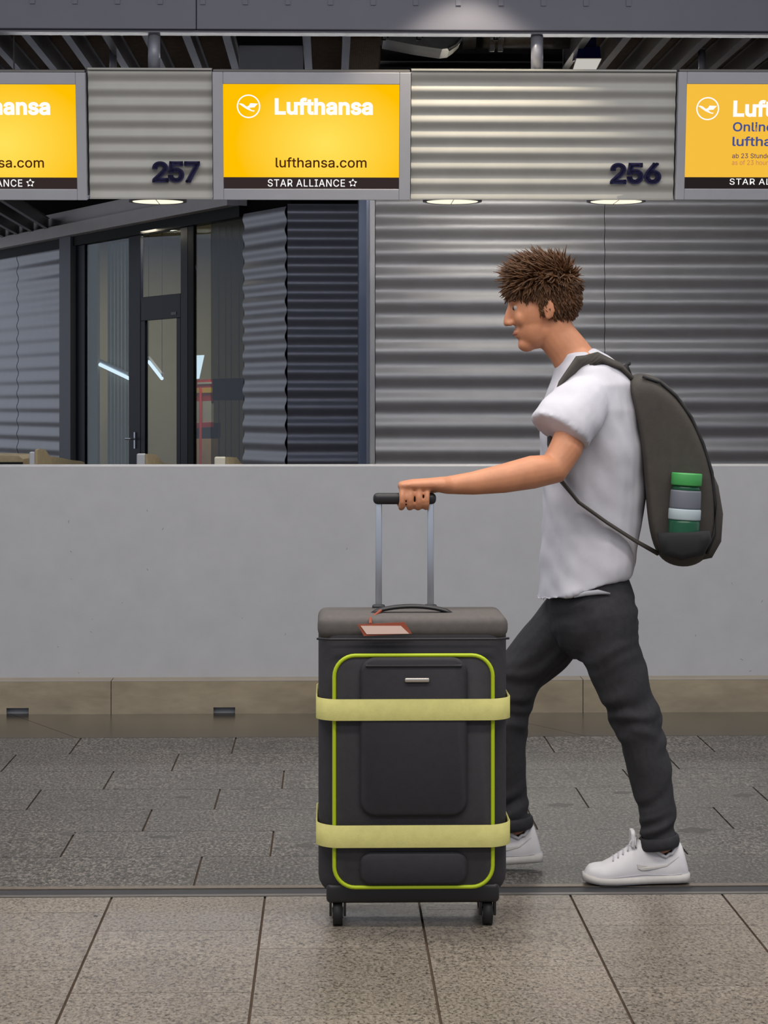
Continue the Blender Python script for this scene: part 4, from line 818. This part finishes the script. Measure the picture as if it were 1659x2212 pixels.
# base and wheels
MB().rbox((sx, (YS0 + YS1) / 2 + 0.01, zb_ + 0.008), (W_ - 0.04, YS1 - YS0 - 0.03, 0.05), 0.012, 3).build('base_plate', 'plastic', su, True)
for dx in (-0.19, 0.19):
    for wy_ in (YS0 + 0.055, YS1 - 0.05):
        wh = MB().tube([(sx + dx - 0.012, wy_, 0.031), (sx + dx + 0.012, wy_, 0.031)], 0.031, 20, ref=(0, 0, 1)).build('wheel', 'rubber', su, True)
        MB().tube([(sx + dx - 0.014, wy_, 0.031), (sx + dx + 0.014, wy_, 0.031)], 0.014, 14, ref=(0, 0, 1)).build('hub', 'pillar', wh, True)
        f_ = MB()
        for q in (-0.018, 0.018): f_.prism([(sx + dx + q - 0.003, wy_ - 0.012, 0.025), (sx + dx + q - 0.003, wy_ + 0.012, 0.025), (sx + dx + q - 0.003, wy_ + 0.024, 0.075), (sx + dx + q - 0.003, wy_ - 0.024, 0.075)], (0.006, 0, 0))
        f_.box(sx + dx - 0.021, sx + dx + 0.021, wy_ - 0.024, wy_ + 0.024, 0.066, 0.08).build('wheel_fork', 'plastic', su)

# ================================================================== PERSON (walking, pushing the suitcase)
YP = 6.34
PXM = YP / F                                     # metres per photo pixel at the walker
def Q(x, y, o=0.0): return P(x, y, YP + o)
pe = empty('person', G(1370, 1915).xy.to_3d(), 'person in white T-shirt and black jeans striding with one hand on the suitcase', 'person')
def ring2(f, b, w, n=28, o=0.0, e=2.3):
    f, b = Q(*f), Q(*b); c = (f + b) / 2; h = (b - f) / 2; out = []
    for k in range(n):
        a = 2 * math.pi * k / n; ca, sa = math.cos(a), math.sin(a)
        q = lambda v: math.copysign(abs(v) ** (2 / e), v)
        out.append(c + h * q(ca) + Vector((0, w * q(sa) + o, 0)))
    return out
TOR = [((1158, 1297), (1362, 1236), .168), ((1163, 1240), (1372, 1208), .167), ((1170, 1150), (1380, 1145), .160), ((1172, 1050), (1388, 1050), .168),
       ((1168, 960), (1388, 960), .182), ((1168, 890), (1380, 885), .19), ((1180, 842), (1366, 828), .178), ((1196, 806), (1340, 786), .145), ((1204, 782), (1302, 762), .092), ((1204, 766), (1284, 750), .070)]
LEGN = [((1306, 1330), -.09, .092), ((1318, 1400), -.095, .084), ((1350, 1490), -.10, .074), ((1383, 1575), -.10, .066), ((1402, 1660), -.10, .060), ((1417, 1740), -.10, .051), ((1422, 1800), -.10, .049)]
LEGF = [((1235, 1335), .09, .090), ((1178, 1395), .095, .084), ((1120, 1458), .10, .074), ((1098, 1530), .10, .064), ((1093, 1620), .10, .058), ((1100, 1700), .10, .050), ((1108, 1765), .10, .046)]
ARMN = [((1262, 856), -.13, .046), ((1246, 905), -.195, .047), ((1222, 970), -.23, .045), ((1196, 1012), -.25, .043), ((1150, 1020), -.28, .045), ((1085, 1034), -.315, .039), ((1020, 1044), -.34, .031), ((968, 1048), -.352, (.024, .030))]
ARMF = [((1264, 856), .13, .046), ((1282, 920), .18, .048), ((1300, 1010), .19, .042), ((1300, 1100), .18, .039), ((1294, 1180), .165, .029), ((1290, 1215), .16, (.03, .02)), ((1286, 1275), .155, (.036, .016)), ((1284, 1310), .15, (.03, .012))]
def limb(mb, L, k=1.0, add=0.0, n=18, ref=None):
    r = [tuple(q * k + add for q in (t[2] if isinstance(t[2], tuple) else (t[2], t[2]))) for t in L]
    return mb.tube([Q(*t[0], t[1]) for t in L], r, n, ref=ref or (0, 1, 0), roundcap=True)
# ---- skin: one continuous body
bd = MB()
bd.loft([ring2(f, b, w * 0.86) if i < 9 else ring2(f, b, w * 0.8) for i, (f, b, w) in enumerate([((f[0] + 14 + (34 if f[1] > 1200 else 0), f[1]), (b[0] - 16 - (12 if f[1] > 1200 else 0), b[1]), w) for f, b, w in TOR])])
bd.loft([ring2((1222, 1240), (1335, 1235), .12), ring2((1212, 1320), (1355, 1310), .14), ring2((1215, 1380), (1355, 1390), .13), ring2((1240, 1415), (1320, 1420), .08)])
limb(bd, LEGN, 0.78, -.006); limb(bd, LEGF, 0.78, -.006)
bd.tube([Q(1423, 1805, -.10), Q(1430, 1845, -.10), Q(1432, 1872, -.10)], [(.027, .037), (.024, .034), (.022, .034)], 14, (0, 1, 0), roundcap=True)
bd.tube([Q(1109, 1768, .10), Q(1114, 1800, .10), Q(1117, 1828, .10)], [(.027, .037), (.024, .034), (.022, .034)], 14, (0, 1, 0), roundcap=True)
limb(bd, ARMN, 1.0, 0, 18, (0, 0, 1)); limb(bd, ARMF, 1.0, 0, 18, (0, 1, 0))
# neck and head (head frame: -X is forward), tilted a little down
bd.tube([Q(1248, 790), Q(1226, 755), Q(1202, 725), Q(1188, 690)], [(.062, .066), (.056, .058), (.055, .054), (.055, .055)], 20, roundcap=True)
HC = Q(1172, 660); HR = Matrix.Rotation(math.radians(-9), 3, 'Y')
def HD(x, y, z): return HC + HR @ Vector((x, y, z))
def hb(c, r, rot=None): bd.ball(HD(*c), r, 24, 16, HR if rot is None else HR @ rot)
hb((.012, 0, .028), (.093, .073, .088)); hb((-.030, 0, -.010), (.062, .064, .080)); hb((-.034, 0, -.058), (.050, .056, .060)); hb((-.060, 0, -.100), (.026, .030, .022))
hb((-.005, 0, -.070), (.045, .052, .040)); hb((-.082, 0, .024), (.012, .045, .014)); hb((-.070, .030, -.026), (.016, .024, .024)); hb((-.070, -.030, -.026), (.016, .024, .024))
bd.tube([HD(-.088, 0, .014), HD(-.100, 0, -.012), HD(-.106, 0, -.032)], [.008, .0095, .0115], 12, roundcap=True)
for s in (-1, 1): hb((-.098, s * .011, -.036), (.010, .008, .007))
hb((-.084, 0, -.062), (.010, .022, .0065)); hb((-.081, 0, -.073), (.010, .019, .0065))
for s in (-1, 1): bd.ball(HD(.008, s * .072, -.012), (.019, .007, .030), 14, 10, HR @ Matrix.Rotation(s * math.radians(18), 3, 'Z')); hb((.004, s * .070, -.034), (.010, .007, .010))
# the hand on the grip: palm over the bar, four fingers round the near side, thumb along the far side
gc = Vector((0, YH, zg))
def ar(x, ang, rad): return Vector((x, YH - math.cos(math.radians(ang)) * rad, zg + math.sin(math.radians(ang)) * rad))
xw = Q(968, 1048, -.352)
hx = [P(x, 1077, YH).x for x in (866, 884, 902, 920)]       # index .. little finger along the bar
bd.tube([xw, P(950, 1047, YH), P(930, 1046, YH), P(890, 1047, YH), P(868, 1049, YH)], [(.024, .029), (.021, .031), (.017, .034), (.015, .034), (.012, .028)], 16, ref=(0, 0, 1), roundcap=True)
fl_ = (1.0, 1.06, 1.0, 0.86)
for k, x in enumerate(hx):
    a0, a1 = 96, 96 - 238 * fl_[k]; pts = []; rr_ = []
    for q in range(9):
        t = q / 8; a = a0 + (a1 - a0) * t; pts.append(ar(x + 0.004 * (1 - t), a, 0.0268 - 0.002 * t)); rr_.append((0.0098 if q in (2, 5) else 0.0091) * (1 - 0.18 * t) * (0.9 if k == 3 else 1))
    bd.tube(pts, rr_, 12, ref=(1, 0, 0), roundcap=True)
th = [P(942, 1052, YH + .022), P(918, 1056, YH + .030), P(896, 1066, YH + .033), P(876, 1078, YH + .028), P(862, 1086, YH + .020)]
bd.tube(th, [.016, .014, .0115, .0105, .009], 12, roundcap=True)
# relaxed far hand
for k in range(4):
    x = 1270 + k * 9; bd.tube([Q(x, 1300, .15), Q(x - 3, 1328, .148), Q(x + 2, 1350 - abs(k - 1.3) * 4, .143)], [.0095, .009, .008], 10, roundcap=True)
bd.tube([Q(1276, 1250, .14), Q(1262, 1280, .13), Q(1258, 1302, .128)], [.012, .0105, .009], 10, roundcap=True)
body = link('body', bd.remeshed(0.0046, 3), 'skin', pe, True)
for s in (-1, 1):
    ey = MB().ball(HD(-.0745, s * .030, .004), .0105, 16, 10).build('eye', 'eye', pe, True); MB().ball(HD(-.0838, s * .030, .004), (.0040, .0055, .0055), 12, 8).build('iris', 'iris', ey, True)
    MB().tube([HD(-.090, s * .014, .021), HD(-.089, s * .030, .027), HD(-.078, s * .048, .023)], [.003, .004, .0025], 8).build('eyebrow', 'hair', pe, True)
MB().tube([HD(-.0860, -.018, -.067), HD(-.0925, 0, -.067), HD(-.0860, .018, -.067)], [.002, .0036, .002], 8).build('lips', 'lip', pe, True)
# ---- hair: short sides, tousled top
hr = MB()
def hair_r(d):
    p = Vector((d.x * .101, d.y * .0805, d.z * .098)); return p
random.seed(3)
cap = MB(); n, k = 40, 26; idx = {}
def in_hair(p):                                  # head-frame test
    if p.z > .058: return p.x > -.092
    if p.z > .02: return p.x > -.052 - (.04 * (p.z - .02) / .038 if p.z > .02 else 0)
    if p.z > -.03: return p.x > -.018
    return p.x > .018 and p.z > -.085
hb_ = MB()
def hcell(p): return 0
vs = []
for i in range(k + 1):
    a = math.pi * i / k
    for j in range(n):
        b = 2 * math.pi * j / n; d = Vector((math.sin(a) * math.cos(b), math.sin(a) * math.sin(b), math.cos(a))); p = Vector((d.x * .099, d.y * .0785, d.z * .096)) + Vector((.012, 0, .028))
        vs.append(p)
fs = []
for i in range(k):
    for j in range(n):
        q = (i * n + j, (i + 1) * n + j, (i + 1) * n + (j + 1) % n, i * n + (j + 1) % n); c = sum((vs[t] for t in q), Vector()) / 4
        if in_hair(c): fs.append(q)
hr.add([HD(*p) for p in vs], fs)
def tuft(p, d, L, r, curl):
    pts = []
    for q in range(4):
        t = q / 3; v = p + d * (L * t) + curl * (t * t * L); pts.append(HD(*v))
    hr.tube(pts, [r, r * .9, r * .6, r * .15], 5)
for q in range(2600):
    a = math.acos(random.uniform(-.75, 1)); b = random.uniform(0, 2 * math.pi)
    d = Vector((math.sin(a) * math.cos(b), math.sin(a) * math.sin(b), math.cos(a))); p = Vector((d.x * .095, d.y * .075, d.z * .092)) + Vector((.012, 0, .028))
    if not in_hair(p): continue
    top = max(0, min(1, (p.z - .03) / .06))
    L = .016 + .034 * top * random.uniform(.7, 1.2); nrm = Vector((d.x / .95, d.y / .75, d.z / .92)).normalized()
    swp = Vector((-.55 * top + .25, .1 * random.uniform(-1, 1), -.75 * (1 - top) + .10)); dirn = (nrm * (.22 + .22 * top) + swp + Vector((random.uniform(-.25, .25), random.uniform(-.25, .25), random.uniform(-.15, .2)))).normalized()
    tuft(p, dirn, L, random.uniform(.0028, .0048), Vector((random.uniform(-.4, .1), random.uniform(-.3, .3), random.uniform(-.35, .1))))
hr.build('hair', 'hair', pe, True, label='short tousled brown hair')
# ---- T-shirt
sh_ = MB(); sh_.loft([ring2(f, b, w) for f, b, w in TOR])
SLN = [((1266, 846), -.10, .080), ((1252, 872), -.165, .082), ((1230, 905), -.205, .083), ((1212, 934), -.222, .086)]
SLF = [((1268, 846), .10, .080), ((1274, 872), .165, .076), ((1282, 910), .18, .078), ((1288, 942), .185, .080)]
for L in (SLN, SLF): sh_.tube([Q(*t[0], t[1]) for t in L], [(t[2], t[2] * .82) for t in L], 20, ref=(1, 0, 0))
def fold_shirt(p):
    return 0.014 * noise.noise(Vector((p.x * 7 + p.z * 5, p.y * 6, p.z * 4 - p.x * 6))) + 0.005 * noise.noise(Vector((p.x * 22 + p.z * 14, p.y * 15, p.z * 10 - p.x * 12)))
link('t_shirt', sh_.remeshed(0.006, 4, fold_shirt), 'shirt', pe, True)
# ---- jeans
je = MB()
je.loft([ring2((1196, 1262), (1350, 1232), .150), ring2((1184, 1305), (1370, 1285), .162), ring2((1190, 1360), (1378, 1345), .163), ring2((1210, 1398), (1372, 1400), .150), ring2((1240, 1425), (1340, 1430), .09)])
limb(je, LEGN); limb(je, LEGF)
def fold_jeans(p):
    h = p.z; k = math.exp(-((h - .44) / .12) ** 2) + 1.2 * math.exp(-((h - .12) / .09) ** 2) + .35
    return 0.011 * k * noise.noise(Vector((p.x * 9, p.y * 13, p.z * 24 - p.x * 14 + 2 * noise.noise(p * 6)))) + .004 * noise.noise(Vector((p.x * 16, p.y * 16, p.z * 12)))
jn = link('jeans', je.remeshed(0.0058, 4, fold_jeans), 'denim', pe, True)
def cuff(c, o, name):
    cc = Q(*c, o); pts = [(cc.x + .050 * math.cos(2 * math.pi * k / 24), cc.y + .050 * math.sin(2 * math.pi * k / 24), cc.z + .006 * math.cos(2 * math.pi * k / 24)) for k in range(24)]
    MB().tube(pts, [(.018, .007 + .002 * math.sin(k * 2.3)) for k in range(24)], 10, ref=(0, 0, 1), closed=True).build(name, 'denim', jn, True)
cuff((1423, 1818), -.10, 'rolled_cuff'); cuff((1109, 1778), .10, 'rolled_cuff')
pk = MB(); pk.tube([Q(1240, 1290, -.158), Q(1264, 1282, -.163), Q(1292, 1279, -.163), Q(1318, 1282, -.158)], [(.002, .002), (.007, .004), (.007, .004), (.002, .002)], 10, ref=(0, 0, 1)); pk.build('pocket_lining', 'lightgrey', jn, True, label='pale lining at the front pocket')
# ---- shoes
TOPH = [(0, .030), (.04, .0515), (.10, .056), (.18, .058), (.25, .068), (.34, .084), (.42, .099), (.48, .111), (.56, .122), (.63, .108), (.70, .098), (.78, .084), (.84, .083), (.89, .104), (.93, .112), (.965, .078), (1, .034)]
HALF = [(0, .014), (.02, .026), (.06, .036), (.15, .046), (.3, .050), (.45, .045), (.6, .038), (.75, .036), (.88, .036), (.95, .031), (.985, .023), (1, .014)]
def interp(T_, s):
    for (a, x), (b, y) in zip(T_[:-1], T_[1:]):
        if s <= b: return x + (y - x) * (s - a) / (b - a)
    return T_[-1][1]
SL = .288
def shoe(name, toe, o, z0, pitch):
    org = Q(toe[0], toe[1], o); org = Vector((org.x, org.y, z0)); R_ = Matrix.Rotation(pitch, 3, 'Y')
    piv = Vector((SL * .3, 0, 0))
    def mp_(s, y, h): return org + R_ @ (Vector((s * SL, y, h)) - piv) + piv
    spring = lambda s: .010 * max(0, (.22 - s) / .22) ** 2
    n = 24; rings = []; N_ = 40
    for i in range(N_ + 1):
        s = .004 + .992 * i / N_; H_ = interp(TOPH, s); w = interp(HALF, s) * .965; h0 = .018 + spring(s); rr = []
        for k in range(n):
            a = 2 * math.pi * k / n; ca, sa = math.cos(a), math.sin(a)
            y = w * math.copysign(abs(ca) ** .75, ca); 
            if sa >= 0: y *= 1 - (.28 if s < .5 else .1) * sa ** 2; h = h0 + (H_ - h0) * sa ** .85
            else: h = h0 + .006 * sa
            rr.append(mp_(s, y, h))
        rings.append(rr)
    up = MB().loft(rings).build(name, 'shoe', pe, True)
    so = []; 
    for i in range(N_ + 1):
        s = i / N_; w = interp(HALF, s) * 1.06; hb0 = spring(s); th_ = .021 + .006 * max(0, s - .5)
        so.append([mp_(-.012 + s * 1.022, -w, hb0 + .002), mp_(-.012 + s * 1.022, -w * 1.02, hb0 + th_ * .5), mp_(-.012 + s * 1.022, -w * .98, hb0 + th_), mp_(-.012 + s * 1.022, w * .98, hb0 + th_), mp_(-.012 + s * 1.022, w * 1.02, hb0 + th_ * .5), mp_(-.012 + s * 1.022, w, hb0 + .002), mp_(-.012 + s * 1.022, w * .8, hb0), mp_(-.012 + s * 1.022, -w * .8, hb0)])
    MB().loft(so).build('sole', 'sole', up, True)
    def side(s, f):                              # point on the near flank, f from sole (0) to top (1)
        H_ = interp(TOPH, s); h0 = .018 + spring(s); sa = f ** (1 / .85); ca = math.sqrt(max(0, 1 - sa * sa)); w = interp(HALF, s) * .965
        return mp_(s, -(w * ca ** .75 * (1 - .28 * sa ** 2)) - .0008, h0 + (H_ - h0) * f)
    lp = [side(.10 + .9 * k / 24, .09) for k in range(23)]; MB().tube(lp, .0011, 6).build('welt', 'lace', up)
    sw = [(.495, .40), (.50, .28), (.535, .215), (.59, .215), (.68, .30), (.78, .46), (.90, .62), (.78, .50), (.68, .38), (.60, .33), (.55, .335), (.52, .37)]
    q_ = [side(a, b) for a, b in sw]; MB().prism(q_, (0, -.0016, 0)).build('side_mark', 'sole', up)
    MB().tube(q_ + [q_[0]], .0009, 5).build('side_mark_edge', 'lace', up)
    tp = mp_(.485, 0, .108); tt = mp_(.487, 0, .146); MB().rbox((0, 0, 0), (.014, .05, .05), .005, 2)
    tn = MB(); tn.loft([[mp_(.46 + dx, y, h) for dx, y in ((-.012, -wd), (.03, -wd), (.03, wd), (-.012, wd))] for h, wd in ((.095, .026), (.120, .026), (.138, .024), (.146, .017))]); tn.build('tongue', 'shoe', up, False, .004)
    for k in range(5):
        s = .27 + .048 * k; lc = []
        for q in range(9):
            f = q / 8; y = (-.026 + .052 * f); lc.append(mp_(s + .014 * math.sin(math.pi * f), y * (1 - .05 * k), interp(TOPH, s) + .002 - .010 * abs(2 * f - 1) ** 2.2))
        MB().tube(lc, .0026, 6).build('lace', 'lace', up, True)
    kn = mp_(.50, -.004, .117)
    for a, b in ((-.05, -.030), (-.012, -.034)): MB().tube([kn, mp_(.50 + a * .6, b * .6, .127), mp_(.50 + a * 1.6, b, .108), mp_(.50 + a * .8, b * .9, .100), kn], .0022, 6).build('lace_bow', 'lace', up, True)
    cl = []
    for k in range(28):
        a = 2 * math.pi * k / 28; s = .74 + .155 * math.cos(a); cl.append(mp_(s, .030 * math.sin(a), interp(TOPH, max(.56, min(.94, s))) - .001 - .012 * abs(math.sin(a)) ** 3 * (1 if s < .8 else .2)))
    MB().tube(cl, .0045, 8, closed=True).build('collar', 'shoe', up, True)
    MB().add([p for p in cl], [tuple(range(28))]).build('shoe_lining', 'rubber', up)
    return up
shoe('shoe', (1262, 1918), -.10, 0.002, math.radians(-1.0))
shoe('shoe', (952, 1880), .10, 0.012, math.radians(-3))

# ================================================================== BACKPACK
YBp = YP
bpk = empty('backpack', Q(1450, 1220), 'charcoal backpack worn by the walking person', 'backpack')
OUT = [(1352, 812), (1385, 803), (1425, 816), (1462, 848), (1495, 895), (1522, 955), (1542, 1020), (1550, 1090), (1548, 1160), (1530, 1205), (1495, 1226), (1455, 1224), (1420, 1205), (1402, 1150), (1395, 1080), (1388, 1000), (1378, 920), (1362, 855)]
cxp, cyp = 1455, 1030
def slices(OUT_, prof, c):
    return [[Q(c[0] + (x - c[0]) * k, c[1] + (y - c[1]) * k, o) for x, y in OUT_] for o, k in prof]
prof = [(-.152, .72), (-.150, .84), (-.142, .92), (-.125, .97), (-.09, .995), (0, 1.0), (.09, .995), (.125, .97), (.142, .92), (.150, .84), (.152, .72)]
mbk = MB().loft(slices(OUT, prof, (cxp, cyp)))
bb = mbk.build('main_compartment', 'bag', bpk, True); sub = bb.modifiers.new('s', 'SUBSURF'); sub.levels = 1; sub.render_levels = 2
OUT2 = [(1500, 1000), (1530, 1000), (1552, 1050), (1562, 1110), (1558, 1170), (1538, 1205), (1505, 1212), (1490, 1180), (1488, 1080)]
fpk = MB().loft(slices(OUT2, [(-.12, .8), (-.112, .93), (-.09, 1), (.09, 1), (.112, .93), (.12, .8)], (1525, 1110))).build('front_pocket', 'bag', bpk, True)
zp = [(x, y) for x, y in OUT[1:10]]; MB().tube([Q(cxp + (x - cxp) * .955, cyp + (y - cyp) * .955, -.136) for x, y in zp], .0045, 6).build('zip', 'bagblack', bpk, True)
SP = [((1420, 1195), -.13), ((1372, 1168), -.155), ((1310, 1128), -.178), ((1250, 1085), -.185), ((1205, 1030), -.165), ((1188, 960), -.15), ((1190, 890), -.150), ((1212, 830), -.140), ((1250, 787), -.125), ((1295, 772), -.110), ((1340, 792), -.10), ((1375, 830), -.09)]
for sgn in (1, -1):
    pts = [Q(*p, o * sgn) for p, o in SP]
    MB().tube(pts, [(.006, .012), (.005, .012), (.005, .013), (.005, .015), (.006, .024), (.008, .030), (.009, .032), (.009, .032), (.010, .032), (.010, .032), (.009, .030), (.008, .028)], 10, ref=(0, 0, 1) if False else (1, 0, .4)).build('shoulder_strap', 'bag', bpk, True)
MB().tube([Q(1362, 815, -.03), Q(1352, 790, -.03), Q(1358, 785, .0), Q(1352, 790, .03), Q(1362, 815, .03)], .007, 8).build('grab_loop', 'bagblack', bpk, True)
spk = MB().loft(slices([(1420, 1150), (1534, 1146), (1538, 1168), (1520, 1200), (1470, 1212), (1428, 1198)], [(-.13, 1.0), (-.19, .98), (-.217, .90), (-.223, .6)], (1478, 1172)), True).build('side_pocket', 'netting', bpk, True)
# ---- bottle in the side pocket
ax0, ax1 = Q(1474, 1190, -.172), Q(1484, 1022, -.172)
bt = empty('drink_bottle', ax0, 'green capped bottle in the side pocket of the backpack', 'bottle')
axd = (ax1 - ax0); 
def seg(a, b, r0, r1, name, m, n=24):
    MB().tube([ax0 + axd * a, ax0 + axd * (a + (b - a) * .1), ax0 + axd * (a + (b - a) * .9), ax0 + axd * b], [r0 * .97, r0, r1, r1 * .97], n, ref=(0, 1, 0)).build(name, m, bt, True)
seg(0, .40, .042, .043, 'bottle_base', 'bottle'); seg(.40, .54, .0445, .0445, 'pale_band', 'label'); seg(.54, .78, .043, .042, 'bottle_label', mat('slate_label', srgb(110, 114, 124), .5)); seg(.78, .84, .040, .036, 'shoulder', 'bottle'); seg(.84, 1.0, .042, .042, 'cap', 'green')
